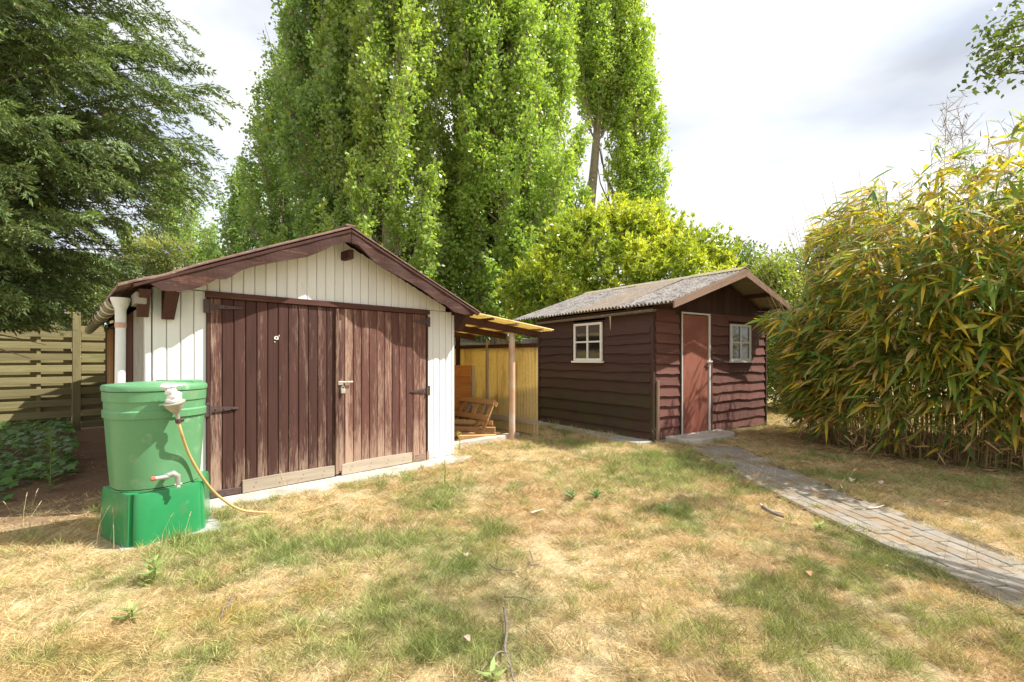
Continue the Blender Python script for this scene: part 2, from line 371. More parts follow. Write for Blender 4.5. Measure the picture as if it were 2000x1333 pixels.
# ------------------------------------------------------------------ ground
PX0, PX1 = 2.66, 3.40
def pathx(y): return .06*math.sin(y*.9)
def footprint(x, y, m=0.0):
    """1 inside anything built on the ground"""
    s, d = inv(G0, GU, GV, x, y)
    if -.25-m < s < 3.40+m and -.42-m < d < 6.2: return 1
    if 3.3 < s < 5.5+m and .30-m < d < 4: return 2
    s, t = inv(S0, SU, SW, x, y)
    if -.05-m < s < 3.45+m and -.05-m < t < 3: return 3
    if .3-m < s < 1.75+m and -.6-m < t <= 0: return 4
    if PX0-m+pathx(y) < x < PX1+m+pathx(y) and y < 7.35: return 5
    return 0
BC = G0+GU*(-.08)+GN*.72
def greenness(x, y):
    g = 0
    for (cx, cy, rx, ry, a) in GREEN:
        g = g+a*np.exp(-(((x-cx)/rx)**2+((y-cy)/ry)**2))
    return g
GREEN = []
for (px, py, rx, ry, a) in [(860, 965, .35, .5, .9), (820, 1060, .42, .30, .8), (880, 1110, .28, .24, .8), (640, 1060, .5, .35, .45), (420, 1075, .55, .3, .75), (300, 1130, .4, .2, .45),
        (1290, 915, .7, .9, .75), (1200, 940, .6, .5, .35), (1120, 870, .5, .5, .4), (640, 1225, .35, .16, .65), (780, 1270, .3, .14, .7), (950, 1090, .25, .3, .5), (1010, 1180, .35, .2, .45),
        (1620, 1240, .22, .14, .75), (1740, 1300, .2, .1, .7), (1370, 1240, .3, .1, .35), (560, 1290, .5, .08, .35), (1420, 1290, .2, .08, .45), (210, 1290, .6, .06, .25), (1320, 1000, .25, .12, .5), (1700, 935, .5, .3, .5), (1900, 950, .6, .3, .55)]:
    q = gp(px, py); GREEN.append((q.x, q.y, rx*.9, ry*.9, a*.82))
MOSS = []
for (px, py, rx, ry, a) in [(440, 1200, .2, .14, .9), (610, 1160, .22, .14, .7), (120, 1270, .5, .1, .5), (560, 1250, .25, .1, .5), (60, 1320, .4, .06, .5), (760, 1160, .15, .1, .4)]:
    q = gp(px, py); MOSS.append((q.x, q.y, rx, ry, a))
def soilness(x, y):
    # bare soil and needle litter left of the garage, and under the bamboo
    w_ = (fbm(x, y, .5, 51)-.5)*1.3; a = 1/(1+np.exp(-((-3.35-.10*(y-3.4))-x+w_)*5))*(1/(1+np.exp(-(y-3.85-.22*(x+4)+w_)*5)))
    b = np.exp(-(((x-6.5)/2.1)**2+((y-7.4)/2.2)**2)**2)
    c = np.clip(1-np.abs((x-PX0+.05))/.35, 0, 1)*.35*(y < 7)
    return np.clip(np.maximum(np.maximum(a, b), c), 0, 1)
def lawncol(x, y):
    n1 = fbm(x, y, .55, 1); n2 = fbm(x, y, .24, 2); n3 = fbm(x, y, .9, 7); n4 = fbm(x, y, .13, 9)
    g = np.clip(greenness(x, y)*(.55+n2*.9)+np.clip((n1-.58)*4.2, 0, .6), 0, 1)[..., None]
    ms = 0
    for (cx, cy, rx, ry, a) in MOSS: ms = ms+a*np.exp(-(((x-cx)/rx)**2+((y-cy)/ry)**2))
    ms = np.clip(ms*(.5+n4), 0, 1)[..., None]
    straw = np.array([.60, .46, .24]); pale = np.array([.70, .56, .34]); tan = np.array([.52, .345, .185]); gr = np.array([.25, .28, .10]); mo = np.array([.36, .27, .035])
    w = np.clip((n2-.42)*4, 0, 1)[..., None]; w2 = np.clip((n3-.5)*5, 0, 1)[..., None]
    c = straw*(1-w)+pale*w; c = c*(1-.6*w2)+tan*.6*w2
    c = c*(1-g)+gr*g; c = c*(1-ms)+mo*ms
    return c, g[..., 0]
xs = np.concatenate([[-400, -150, -60, -30, -16], np.arange(-10, 10.01, .08), [16, 30, 60, 150, 400]])
ys = np.concatenate([[-200, -60, -15, -4, -1], np.arange(.4, 13.01, .08), [16, 22, 32, 60, 150, 600]])
XX, YY = np.meshgrid(xs, ys); fl = np.zeros_like(XX)
for j in range(len(ys)):
    for i in range(len(xs)):
        if abs(XX[j, i]) < 10 and .3 < YY[j, i] < 13: fl[j, i] = 1 if footprint(XX[j, i], YY[j, i], .12) else 0
hb = (fbm(XX, YY, .8, 4)-.5)*.055+(fbm(XX, YY, .2, 6)-.5)*.02
Z = np.where(fl > 0, -.012, np.clip(hb, -.02, .03)); Z[(np.abs(XX) > 10.5) | (YY > 13.2) | (YY < .3)] = -.01
c, g_ = lawncol(XX, YY); so_ = soilness(XX, YY)[..., None]
n5 = fbm(XX, YY, .18, 12)[..., None]
litter = np.array([.17, .10, .06])*(1-n5)+np.array([.26, .17, .105])*n5
cg = (c*.75)*(1-so_)+litter*so_
nx = len(xs); F = np.array([[j*nx+i, j*nx+i+1, (j+1)*nx+i+1, (j+1)*nx+i] for j in range(len(ys)-1) for i in range(nx-1)])
def mk_ground():
    m = M('dry_lawn_soil'); a = m.attr('tint'); geo = m.n('ShaderNodeNewGeometry'); p = geo.outputs['Position']
    f = m.noise(p, 28, 6, .7); f2 = m.noise(p, 120, 4, .7)
    k = m.math('ADD', m.rng(f, .3, .7, .55, 1.15), m.rng(f2, .3, .7, -.15, .25)); cc = m.n('ShaderNodeCombineXYZ')
    for i in range(3): m.l(k, cc.inputs[i])
    m.bump(m.math('ADD', f, f2), .6, .015)
    return m.fin(m.mix(1.0, a.outputs['Color'], cc.outputs[0], 'MULTIPLY'), .95, .1)
o = fast('ground', np.stack([XX.ravel(), YY.ravel(), Z.ravel()], 1), F, mk_ground(), tint=np.clip(cg.reshape(-1, 3), 0, 1), smooth=True)
tag(o, kind='structure')
# concrete apron before the garage doors
mb = MB(); rows = []
for i in range(25):
    s = .10+3.42*i/24; w = .40+.05*math.sin(i*.9)+.03*R.random(); rows.append((s, w))
vs = []; fs = []
for s, w in rows: vs += [G(s, .06, .006), G(s, -w, .004), G(s, -w-.015, -.03)]
for i in range(24):
    for k in (0, 1): fs.append((i*3+k, i*3+k+1, (i+1)*3+k+1, (i+1)*3+k))
mb.add(vs, fs); o = mb.build('concrete_apron', m_conc); tag(o, kind='structure')
# path of pavers
mb = MB(); vs = []; fs = []; N = 40
for i in range(N+1):
    y = .9+(7.3-.9)*i/N; vs += [(PX0+pathx(y)-.02, y, .012), (PX1+pathx(y)+.02, y, .012)]
for i in range(N): fs.append((2*i, 2*i+1, 2*i+3, 2*i+2))
mb.add(vs, fs); m_sand = noisy('joint_sand', (.09, .07, .045), (.16, .125, .085), 30, .95, .4, .1)
path = mb.build('path', m_sand); tag(path, kind='structure')
PB = []
for k in range(6):
    b = MB(); b.box((0, 0, 0), (.0505, 0, 0), (0, .1005, 0), (0, 0, .02), .005, (k+.5)/6)
    me_o = b.build('paver', m_paver, path); PB.append(me_o.data); bpy.data.objects.remove(me_o)
for c_ in range(7):
    y = 1.95-R.uniform(0, .2)
    while y < 7.25:
        ex = (c_ in (0, 6)) and R.random() < .15
        if not ex:
            o = bpy.data.objects.new('paver', R.choice(PB)); C.objects.link(o); o.parent = path
            o.location = (PX0+pathx(y)+.055+.1045*c_+R.uniform(-.004, .004), y, .000+R.uniform(-.004, .003)); o.rotation_euler = (R.uniform(-.012, .012), R.uniform(-.02, .02), R.uniform(-.03, .03)-.04*math.cos(y*.9))
        y += .205+R.uniform(0, .006)

# ------------------------------------------------------------------ garage
top = [(-.30, 1.90), (-.153, 1.975), (-.048, 1.99), (.31, 2.166), (.965, 2.447), (1.745, 2.776), (2.346, 2.519), (2.861, 2.294), (3.586, 1.985), (3.70, 1.93)]
low = [(-.05, 1.975), (.023, 1.925), (.097, 1.922), (.241, 1.95), (.36, 2.006), (.443, 2.075), (.507, 2.07), (.572, 2.114), (.626, 2.164), (.739, 2.222), (.965, 2.302), (1.261, 2.394), (1.455, 2.502), (1.541, 2.566), (1.704, 2.623), (1.745, 2.622), (1.826, 2.609), (1.939, 2.518), (2.054, 2.437), (2.206, 2.374), (2.365, 2.317), (2.511, 2.27), (2.664, 2.206), (2.924, 2.069), (3.048, 2.042), (3.178, 1.957), (3.356, 1.934), (3.518, 1.953)]
def ztop(s): return lerp_prof(top, s)
gar = thing('garage', G(1.69, 0), 'wide white boarded garage with weathered brown double doors and brown scalloped bargeboards', 'garage')
# shell behind the cladding
mb = MB(); pr = [(0.02, 0), (0.02, ztop(0.02)-.06), (1.745, 2.70), (3.35, ztop(3.35)-.06), (3.35, 0)]
plank(mb, G, pr, .03, .06, 0); plank(mb, G, pr, 6.02, 6.06, 0)
mb.box(G(.03, 3.7, .95), GU*.015, GV*2.35, ZZ*.94, .002); mb.box(G(3.34, 3.05, .95), GU*.015, GV*3.0, ZZ*.94, .002)
mb.build('wall', m_black, gar)
W105 = 3.37/32
for i in range(32):
    s0 = i*W105; s1 = s0+W105; g = .0025
    r = lambda s: ztop(s)-.075
    if i < 4 or i >= 28:
        plank(MB(), G, [(s0+g, .005+R.uniform(0, .01)), (s1-g, .01), (s1-g, 1.985), (s0+g, 1.985)], -.020, .03, .007).build('plank', m_white, gar)
    if r(s0) > 2.03 and r(s1) > 2.03:
        pts = [(s0+g, 1.992), (s1-g, 1.992), (s1-g, r(s1)), (s0+g, r(s0))]
        if s0 < 1.745 < s1: pts = [(s0+g, 1.992), (s1-g, 1.992), (s1-g, r(s1)), (1.745, r(1.745)), (s0+g, r(s0))]
        plank(MB(), G, pts, -.026, .03, .007).build('plank', m_white, gar)
MB().box(G(-.03, .03, .98), GU*.022, GV*.05, ZZ*.97).build('corner_post', m_white, gar)
MB().box(G(3.395, .03, .98), GU*.02, GV*.05, ZZ*.97).build('corner_post', m_white, gar)
MB().box(G(1.69, -.040, 1.957), GU*1.285, GN*.020, ZZ*.030, .003).build('lintel', m_dark, gar)
for s in (.428, 2.945): MB().box(G(s, -.03, .965), GU*.012, GN*.016, ZZ*.955, .003).build('door_post', m_dark, gar)
def strap(parent, sa, sb, z, d, h0=.05, h1=.018, back=None):
    b = MB(); plank(b, G, [(sa, z-h0/2), (sb, z-h1/2), (sb+(.012 if sb > sa else -.012), z), (sb, z+h1/2), (sa, z+h0/2)], d, d+.008, .001, False)
    b.box(G(sa-(.028 if sb > sa else -.028), d+.002, z), GU*.024, GN*.010, ZZ*.065, .003)
    b.tube([G(sa, d-.006, z-.05), G(sa, d-.006, z+.05)], .009, 6)
    for k in (.2, .5, .8): q = sa+(sb-sa)*k; b.box(G(q, d-.004, z), GU*.006, GN*.004, ZZ*.006, .002)
    b.build('hinge', m_iron, parent, smooth=True)
def door(s0, s1, n, kick, label):
    D = MB().box(G((s0+s1)/2, .0, .97), GU*((s1-s0)/2-.004), GN*.012, ZZ*.93, .003).build('door', m_dark, gar, label=label)
    w = (s1-s0)/n
    for i in range(n):
        a = s0+w*i; b_ = a+w; g = .0022; zb = .03+R.uniform(-.006, .006)
        plank(MB(), G, [(a+g, zb), (b_-g, zb), (b_-g, 1.922), (a+g, 1.922)], -.034-R.uniform(0, .004), -.014, .007).build('plank', m_door2 if s0 > 1.6 else m_door, D)
    if kick:
        a, b_, z0, z1 = kick
        plank(MB(), G, [(a, .012), (b_, .016), (b_, z1-.006), (b_-.2, z1-.003), (a+.3, z1), (a, z0)], -.062, -.036, .003, False).build('kick_board', m_raw, D)
        for q in (.12, .38, .62, .86):
            for e_ in (-.02, .02): MB().box(G(a+(b_-a)*(q+e_*.5), -.0625, .075+e_), GU*.0045, GN*.002, ZZ*.0045, .001).build('nail', m_iron, D)
    return D
DL = door(.440, 1.688, 12, (.72, 1.668, .135, .14), 'left leaf of the double door with a long grey kick board')
DR = door(1.694, 2.932, 12, (1.752, 2.70, .13, .145), 'right leaf of the double door, weathered, its redder sunlit tone put into the colour')
MB().box(G(.575, -.045, .045), GU*.135, GN*.010, ZZ*.032, .003).build('bottom_rail', m_iron, DL)
MB().box(G(2.82, -.045, .055), GU*.10, GN*.010, ZZ*.045, .003).build('bottom_rail', m_door, DR)
MB().box(G(1.695, -.050, .97), GU*.018, GN*.014, ZZ*.94, .004).build('cover_strip', m_door, DL)
MB().box(G(1.745, -.048, .92), GU*.026, GN*.008, ZZ*.86, .004).build('cover_strip', m_door, DR)
strap(DL, .44, .72, 1.845, -.052); strap(DL, .44, .68, .86, -.052, .06)
strap(DR, 2.93, 2.70, 1.83, -.050); strap(DR, 2.93, 2.69, .92, -.050, .06)
MB().box(G(2.955, -.04, .05), GU*.02, GN*.012, ZZ*.07, .003).build('bottom_pin', m_door, gar)
b = MB(); b.box(G(1.80, -.066, 1.075), GU*.085, GN*.006, ZZ*.010, .003); b.box(G(1.735, -.064, 1.065), GU*.03, GN*.006, ZZ*.022, .003); b.build('hasp', m_steel, DR)
b = MB(); b.box(G(1.757, -.078, .975), GU*.026, GN*.010, ZZ*.028, .006); b.tube([G(1.757+.018*math.cos(a), -.078, 1.0+.032*math.sin(a)) for a in [math.pi*k/8 for k in range(9)]], .0045, 6); b.build('padlock', m_fun, DR, smooth=True)
b = MB()                                   # dab of white paint on the left leaf
for (q, z, w, h) in [(1.03, 1.56, .008, .016), (1.045, 1.575, .013, .006), (1.06, 1.56, .007, .02), (1.045, 1.548, .010, .006), (1.03, 1.52, .006, .006), (1.072, 1.585, .004, .01)]:
    plank(b, G, [(q-w, z-h*.6), (q+w*.7, z-h), (q+w, z+h*.5), (q-w*.5, z+h)], -.0405, -.0365, .001)
b.build('paint_splash', m_wpaint, DL)
# bargeboards: scalloped lower edge
def barge(sa, sb, label):
    n = 44; vs = []; fs = []; gc = []
    for i in range(n+1):
        s = sa+(sb-sa)*i/n; zt = ztop(s)-.004; zl = min(lerp_prof(low, s), zt-.01)
        bulge = .018*math.sin(i*.55)
        for (z, d) in ((zt, -.325), (zl, -.325-bulge*.6), (zl+.002, -.298), (zt, -.298)): vs.append(G(s, d, z)); gc.append((s, z, d))
    for i in range(n):
        for k in range(4): fs.append((i*4+k, i*4+(k+1) % 4, (i+1)*4+(k+1) % 4, (i+1)*4+k))
    fs += [(0, 1, 2, 3), (n*4+3, n*4+2, n*4+1, n*4)]
    MB().add(vs, fs, gc, .5).build('bargeboard', m_barge, gar, label=label)
barge(-.05, 1.744, 'left bargeboard with deep scallops, sagging at its lower end'); barge(1.746, 3.53, 'right bargeboard with two scallops')
def gslope(sa, sb):
    for k in range(3):
        d0 = -.335+2.16*k; Ld = 2.2
        b = MB(); n = 14
        s_pts = [sa+(sb-sa)*i/n for i in range(n+1)]
        wl = .13; nd = int(Ld/wl*6); vs = []; gc = []
        for i, s in enumerate(s_pts):
            for j in range(nd+1):
                d = d0+Ld*j/nd; e = abs((s-1.745)/1.9); sag = 0
                vs.append(G(s, d, ztop(s)+.022+.016*math.sin(2*math.pi*(d-d0)/wl)+k*.004)); gc.append((s, d, 0))
        W_ = nd+1; f1 = [(i*W_+j, i*W_+j+1, (i+1)*W_+j+1, (i+1)*W_+j) for i in range(n) for j in range(nd)]; N1 = len(vs)
        vs += [p-ZZ*.012 for p in vs]; gc += gc; f2 = [tuple(N1+q for q in f[::-1]) for f in f1]; f3 = []
        for j in range(nd): f3 += [(j+1, j, N1+j, N1+j+1), (n*W_+j, n*W_+j+1, N1+n*W_+j+1, N1+n*W_+j)]
        for i in range(n): f3 += [(i*W_, (i+1)*W_, N1+(i+1)*W_, N1+i*W_), ((i+1)*W_+nd, i*W_+nd, N1+i*W_+nd, N1+(i+1)*W_+nd)]
        b.add(vs, f1+f2+f3, gc, .5); b.build('roof_sheet', m_groof, gar, smooth=True)
gslope(-.26, 1.742); gslope(1.748, 3.66)
mb = MB(); 
for a, b_ in (((-.16, 0), (1.74, 0)), ((1.75, 0), (3.58, 0))):
    vs = []
    for d in (-.335, 6.1):
        for s in (a[0], b_[0]): vs += [G(s, d, ztop(s)-.010), G(s, d, ztop(s)-.035)]
    mb.add(vs, [(0, 2, 6, 4), (1, 5, 7, 3), (0, 1, 3, 2), (4, 6, 7, 5), (0, 4, 5, 1), (2, 3, 7, 6)])
mb.build('roof_boarding', m_dark, gar)
MB().box(G(1.745, 2.88, 2.812), GU*.06, GV*3.2, ZZ*.012, .006).build('ridge_cap', m_groof, gar)
# purlin ends and corbels under the verge
MB().box(G(1.785, -.13, 2.52), GU*.03, GN*.10, ZZ*.05, .006).build('ridge_beam', m_dark, gar)
for s, z in ((-.075, 1.83), (3.455, 1.84)):
    b = MB(); sg = -1 if s < 1 else 1
    c_ = s; vs = [G(c_-.04, -.03, z-.12), G(c_+.04, -.03, z-.12), G(c_+.04, -.03, z+.12), G(c_-.04, -.03, z+.12), G(c_-.04, -.10, z-.12), G(c_+.04, -.10, z-.12), G(c_+.04, -.29, z+.10), G(c_-.04, -.29, z+.10)]
    b.add(vs, [(0, 1, 2, 3), (4, 7, 6, 5), (0, 4, 5, 1), (3, 2, 6, 7), (0, 3, 7, 4), (1, 5, 6, 2)]); b.build('corbel', m_dark, gar)
b = MB(); s = .11
b.add([G(s-.045, -.028, 1.70), G(s+.045, -.028, 1.70), G(s+.06, -.028, 1.93), G(s-.045, -.028, 1.95), G(s-.045, -.075, 1.70), G(s+.045, -.075, 1.70), G(s+.06, -.26, 1.93), G(s-.045, -.26, 1.95)], [(0, 1, 2, 3), (4, 7, 6, 5), (0, 4, 5, 1), (3, 2, 6, 7), (0, 3, 7, 4), (1, 5, 6, 2)])
b.build('corbel', m_dark, gar)
# left side wall: a strip of corrugated metal, then dark boards and light timber battens
b = MB(); corr(b, lambda a, z: G(-.012, .08+a, z), 1.25, 1.86, .055, .008, 1, -GU, .003); b.build('corrugated_panel', m_grey, gar, smooth=True)
for k in range(9):
    MB().box(G(-.012, 1.62+.5*k, .93), GV*.24, GU*.012, ZZ*.93, .004, grain=2).build('plank', m_dark, gar)
for dd in (4.0, 4.35, 2.6): MB().box(G(-.05, dd, .9), GV*.035, GU*.025, ZZ*.88, .004).build('batten', m_pallet, gar)
MB().box(G(-.10, -.05, 1.86), GU*.04, GV*.18, ZZ*.05, .005).build('eaves_beam', m_fgrey, gar)
# gutter and downpipe
gt = None; b = MB(); n = 26; m_ = 9; vs = []; 
for i in range(n+1):
    d = .12+5.95*i/n
    for (rr, rev) in ((.062, 0), (.056, 1)):
        for k in range(m_):
            a = math.pi+math.pi*k/(m_-1)
            vs.append(G(-.235, d, 1.865-.004*i*.25)+GU*(math.cos(a)*rr)+ZZ*(math.sin(a)*rr))
fs = []
for i in range(n):
    for k in range(m_-1):
        A = i*2*m_; B = (i+1)*2*m_; fs.append((A+k, A+k+1, B+k+1, B+k)); fs.append((A+m_+k+1, A+m_+k, B+m_+k, B+m_+k+1))
    A = i*2*m_; B = (i+1)*2*m_; fs.append((A, B, B+m_, A+m_)); fs.append((A+m_-1, A+2*m_-1, B+2*m_-1, B+m_-1))
b.add(vs, fs); GTR = b.build('gutter', m_gut, gar, smooth=True)
for k in range(9):
    d = .4+.62*k; b = MB(); b.tube([G(-.235, d, 1.863)+GU*(math.cos(a)*.066)+ZZ*(math.sin(a)*.066) for a in [math.pi+math.pi*q/8 for q in range(9)]], .008, 5); b.build('bracket', m_wpaint, GTR, smooth=True)
def ringp(c, rx, ry, U_, V_, n=20, ph=0): return [Vector(c)+U_*(rx*math.cos(2*math.pi*k/n+ph))+V_*(ry*math.sin(2*math.pi*k/n+ph)) for k in range(n)]
dpx, dpd = -.215, .06
b = MB(); b.loft([ringp(G(dpx, dpd, z)+GU*off, rx, rx*.9, GU, GN, 18) for z, rx, off in ((1.875, .072, 0), (1.855, .072, 0), (1.82, .060, 0), (1.77, .041, 0), (1.66, .039, 0))]); DP = b.build('hopper', m_pvc, gar, smooth=True)
b = MB(); b.tube([G(dpx, dpd, 1.64), G(dpx-.005, dpd, 1.0), G(dpx-.02, dpd, .45), G(dpx-.02, dpd, .02)], [.037, .038, .038, .038], 18); b.build('downpipe', m_pvc, gar, smooth=True)
b = MB(); b.tube([G(dpx, dpd, 1.66), G(dpx, dpd, 1.615)], .0415, 18); b.build('pipe_collar', noisy('pink_tape', (.5, .30, .25), (.6, .38, .32), 20), DP, smooth=True)

# ------------------------------------------------------------------ lean-to beside the garage
lt = thing('lean_to', G(4.6, .6), 'open lean-to with a yellow corrugated roof on a round peach post between garage and shed', 'lean-to')
def rz(s): return 2.0-(s-3.45)*.098
for k in range(3):
    b = MB(); d0 = .02+1.0*k; N_ = (ZZ+GU*.09).normalized()
    corr(b, lambda a, l, d0=d0: G(3.42+l, d0+a+(.04 if k else 0)*0, rz(3.42+l)+.05+.006*k), 1.06, 2.22, .076, .017, 4, N_, .003); b.build('roof_sheet', m_yel, lt, smooth=True)
for dd in (.22, 1.1, 2.0, 2.9):
    MB().beam(G(3.38, dd, rz(3.38)-.045), G(5.48, dd, rz(5.48)-.045), .045, .105, tone=.3).build('rafter', m_dark if dd < 2.5 else m_dark, lt)
for ss in (3.62, 4.20, 4.75, 5.35):
    MB().beam(G(ss, .03, rz(ss)+.020), G(ss, 3.0, rz(ss)+.020), .06, .034, tone=.4).build('purlin', m_wbarge if ss > 4.6 else m_dark, lt)
b = MB(); b.tube([G(4.93, .36, 0), G(4.93, .36, 1.765)], .054, 24); b.build('post', m_post, lt, smooth=True)
for k in range(3):
    b = MB(); d0 = .22+1.02*k; corr(b, lambda a, z, d0=d0: G(5.43+.006*k, d0+a, .03+z), 1.06, 1.53, .076, .019, 3, -GU, .003); b.build('wall_sheet', m_yel, lt, smooth=True)
MB().box(G(5.40, 1.72, 1.575), GV*1.52, GU*.02, ZZ*.035, .004).build('top_rail', m_dark, lt)
MB().box(G(5.395, 1.72, .24), GV*1.50, GU*.02, ZZ*.045, .004).build('bottom_rail', m_raw, lt)
MB().box(G(5.39, 1.52, .86), GV*.03, GU*.025, ZZ*.83, .004).build('stud', m_raw, lt)
MB().box(G(5.38, 2.45, .9), GV*.045, GU*.03, ZZ*.88, .004).build('stud', m_dark, lt)
MB().box(G(5.39, 3.2, .86), GV*.03, GU*.025, ZZ*.83, .004).build('stud', m_dark, lt)
MB().box(G(3.43, .22, .95), GU*.03, GV*.03, ZZ*.94, .004).build('stud', m_dark, lt)
pn = thing('board_panel', G(4.6, 1.62), 'orange-brown boarded panel standing at the back of the lean-to', 'wood panel')
for k in range(6): MB().box(G(4.58, 1.62, .12+.2*k), GU*.47, GN*.010, ZZ*.098, .004).build('board', m_ply, pn)
MB().box(G(5.09, 1.60, .61), GU*.035, GN*.018, ZZ*.60, .004).build('edge_post', m_raw, pn)
b = MB(); b.box(G(4.3, .46, .02), GU*.85, GV*.07, ZZ*.05, .01); o = b.build('edging_stone', m_conc); tag(o, 'pale concrete edging strip on the ground under the front of the lean-to', 'edging')
# leaning pallet
pal = thing('pallet', G(4.55, 1.2), 'orange wooden pallet leaning on the timber pile under the lean-to', 'pallet')
A_ = lambda l, w, n=0: G(4.53, .66, .03)+GV*l+(GU*.46+ZZ*.888)*w+(GU*-.888+ZZ*.46)*n     # l along, w up the slope, n outward
for w_ in (.045, .33, .62):
    MB().beam(A_(-.02, w_, .045), A_(1.10, w_, .045), .02, .09, up=(GU*.46+ZZ*.888)).build('board', m_pallet, pal)
for k in range(6):
    l = .05+.20*k
    MB().beam(A_(l, -.0, .015), A_(l, .67, .015), .022, .095, up=GV).build('slat', m_pallet if k != 3 else m_fgrey, pal)
for w_ in (.05, .62):
    for l in (.05, .55, 1.05): MB().box(A_(l, w_, -.035), GV*.045, (GU*.46+ZZ*.888)*.04, (GU*-.888+ZZ*.46)*.035, .004).build('block', m_pallet, pal)
ends = [(4.66, .46, .05, 4.10, .78), (4.80, .52, .05, 4.2, 1.15), (4.86, .70, .055, 4.3, 1.5), (4.78, .62, .14, 4.15, 1.3), (4.90, .78, .15, 4.3, 1.55), (4.84, .74, .235, 4.2, 1.6), (4.95, .85, .06, 4.6, 2.2), (4.97, .95, .24, 4.5, 2.2)]
lbs = ['short sawn timber lying lowest in front of the pallet foot', 'sawn timber with pale end just right of the pallet foot', 'lower timber at the right end of the pile near the post', 'middle timber whose pale end shows beside the pallet corner', 'timber second from the top touching the peach post',
       'topmost timber of the pile with a light sawn end', 'dark stub of timber behind the peach post base', 'thin upper timber reaching back to the yellow wall']
for (s, d, z, s2, d2), lb in zip(ends, lbs):
    o = MB().beam(G(s, d, z), G(s2, d2, z+.01), .085, .08, .006).build('timber_beam', m_pallet); tag(o, lb, 'timber', 'timbers piled under the lean-to')

# ------------------------------------------------------------------ garden shed
sh = thing('garden_shed', S(1.7, 0), 'small dark brown shed of waney-edged boards with a grey corrugated roof and red door', 'shed')
RS, RZ = 1.82, 2.865
def sz(s): return RZ-(RS-s)*.342 if s < RS else RZ-(s-RS)*.335
mb = MB(); pr = [(0.03, 0), (0.03, sz(0)-.09), (RS, RZ-.09), (3.38, sz(3.4)-.09), (3.38, 0)]
plank(mb, S, pr, .03, .05, 0); plank(mb, S, pr, 2.86, 2.88, 0)
mb.box(S(.04, 1.46, 1.02), SU*.012, SW*1.40, ZZ*1.02, .002); mb.box(S(3.37, 1.46, 1.05), SU*.012, SW*1.40, ZZ*1.05, .002)
mb.build('wall', m_black, sh)
def waney(T, N, a0, a1, z0, z1, mat, seed, amp=.012, base=0):
    """one overlapping board with a wavy lower edge; T(a,out,z)"""
    n = max(4, int((a1-a0)/.09)); rr = random.Random(seed); ph = rr.uniform(0, 9); vs = []; gc = []; fs = []
    for i in range(n+1):
        a = a0+(a1-a0)*i/n
        w = amp*(math.sin(a*5.1+ph)+.6*math.sin(a*11.3+ph*2)+.35*math.sin(a*23+ph))+rr.uniform(-.003, .003)
        zl = z0+w; q = ((base+.004, z1+.03), (base+.020, (z0+z1)/2), (base+.036, zl), (base+.012, zl+.003), (base+.0, z1+.03))
        for (o_, z) in q: vs.append(T(a, o_, z)); gc.append((a, z, o_))
    for i in range(n):
        for k in range(5): fs.append((i*5+k, i*5+(k+1) % 5, (i+1)*5+(k+1) % 5, (i+1)*5+k))
    fs += [(0, 1, 2, 3, 4), tuple(n*5+k for k in (4, 3, 2, 1, 0))]
    MB().add(vs, fs, gc).build('board', mat, sh)
Tf = lambda a, o_, z: S(a, -o_, z); Ts = lambda a, o_, z: S(-o_, a, z)
zs = [0.03, .16, .345, .55, .765, .965, 1.12, 1.27, 1.425, 1.59, 1.75, 2.06]
for i in range(len(zs)-1):
    z0, z1 = zs[i], zs[i+1]; segs = [(.03, 2.90)]
    if z1 > 1.30 and z0 < 2.0: segs = [(.03, 1.045), (1.875, 2.90)]
    for k, (a, b_) in enumerate(segs): waney(Ts, None, a, b_, z0, z1, m_shed, i*3+1, .005 if i < 6 else .009)
zf = [.05]+[.05+.172*k for k in range(1, 13)]; zf[-1] = 2.13
for i in range(12):
    z0, z1 = zf[i]+R.uniform(-.008, .008), zf[i+1]
    segs = [(.05, .655), (1.56, 3.37)]
    if z1 > 1.25 and z0 < 2.03: segs = [(.05, .655), (1.56, 2.10), (2.88, 3.37)]
    for k, (a, b_) in enumerate(segs): waney(Tf, None, a, b_, z0, z1, m_shedf, 100+i, .010)
    if len(segs) == 3:
        if z0 < 1.24: waney(Tf, None, 2.105, 2.875, z0, min(z1, 1.262)-.03, m_shedf, 100+i, .008)
        if z1 > 2.04: waney(Tf, None, 2.105, 2.875, max(z0, 2.03), z1, m_shedf, 100+i, .003)
MB().box(S(1.03, -.01, 2.12), SU*.46, SW*.012, ZZ*.04, .003).build('head_board', m_shed, sh)
s = .03
while s < 3.33:
    w = R.uniform(.12, .16); e = min(s+w, 3.37)
    pts = [(s, 2.15), (e, 2.15), (e, sz(e)-.07), (s, sz(s)-.07)]
    if s < RS < e: pts.insert(3, (RS, RZ-.07))
    if pts[2][1] > 2.17 and pts[-1][1] > 2.17: plank(MB(), S, pts, -.012-R.uniform(0, .012), .02, .004).build('gable_board', m_shed, sh)
    s = e+.003
for (s, t, z, a, b_, h, nm, mt) in ((-.012, -.012, 1.06, .028, .03, 1.05, 'corner_board', m_shed), (-.03, -.05, .50, .03, .018, .49, 'corner_stub', m_wbarge), (3.41, -.012, 1.05, .02, .03, 1.04, 'corner_board', m_shed), (-.012, 2.93, 1.05, .028, .03, 1.04, 'corner_board', m_shed)):
    MB().box(S(s if nm != 'corner_stub' else .06, t, z), SU*a, SW*b_, ZZ*h, .004).build(nm, mt, sh)
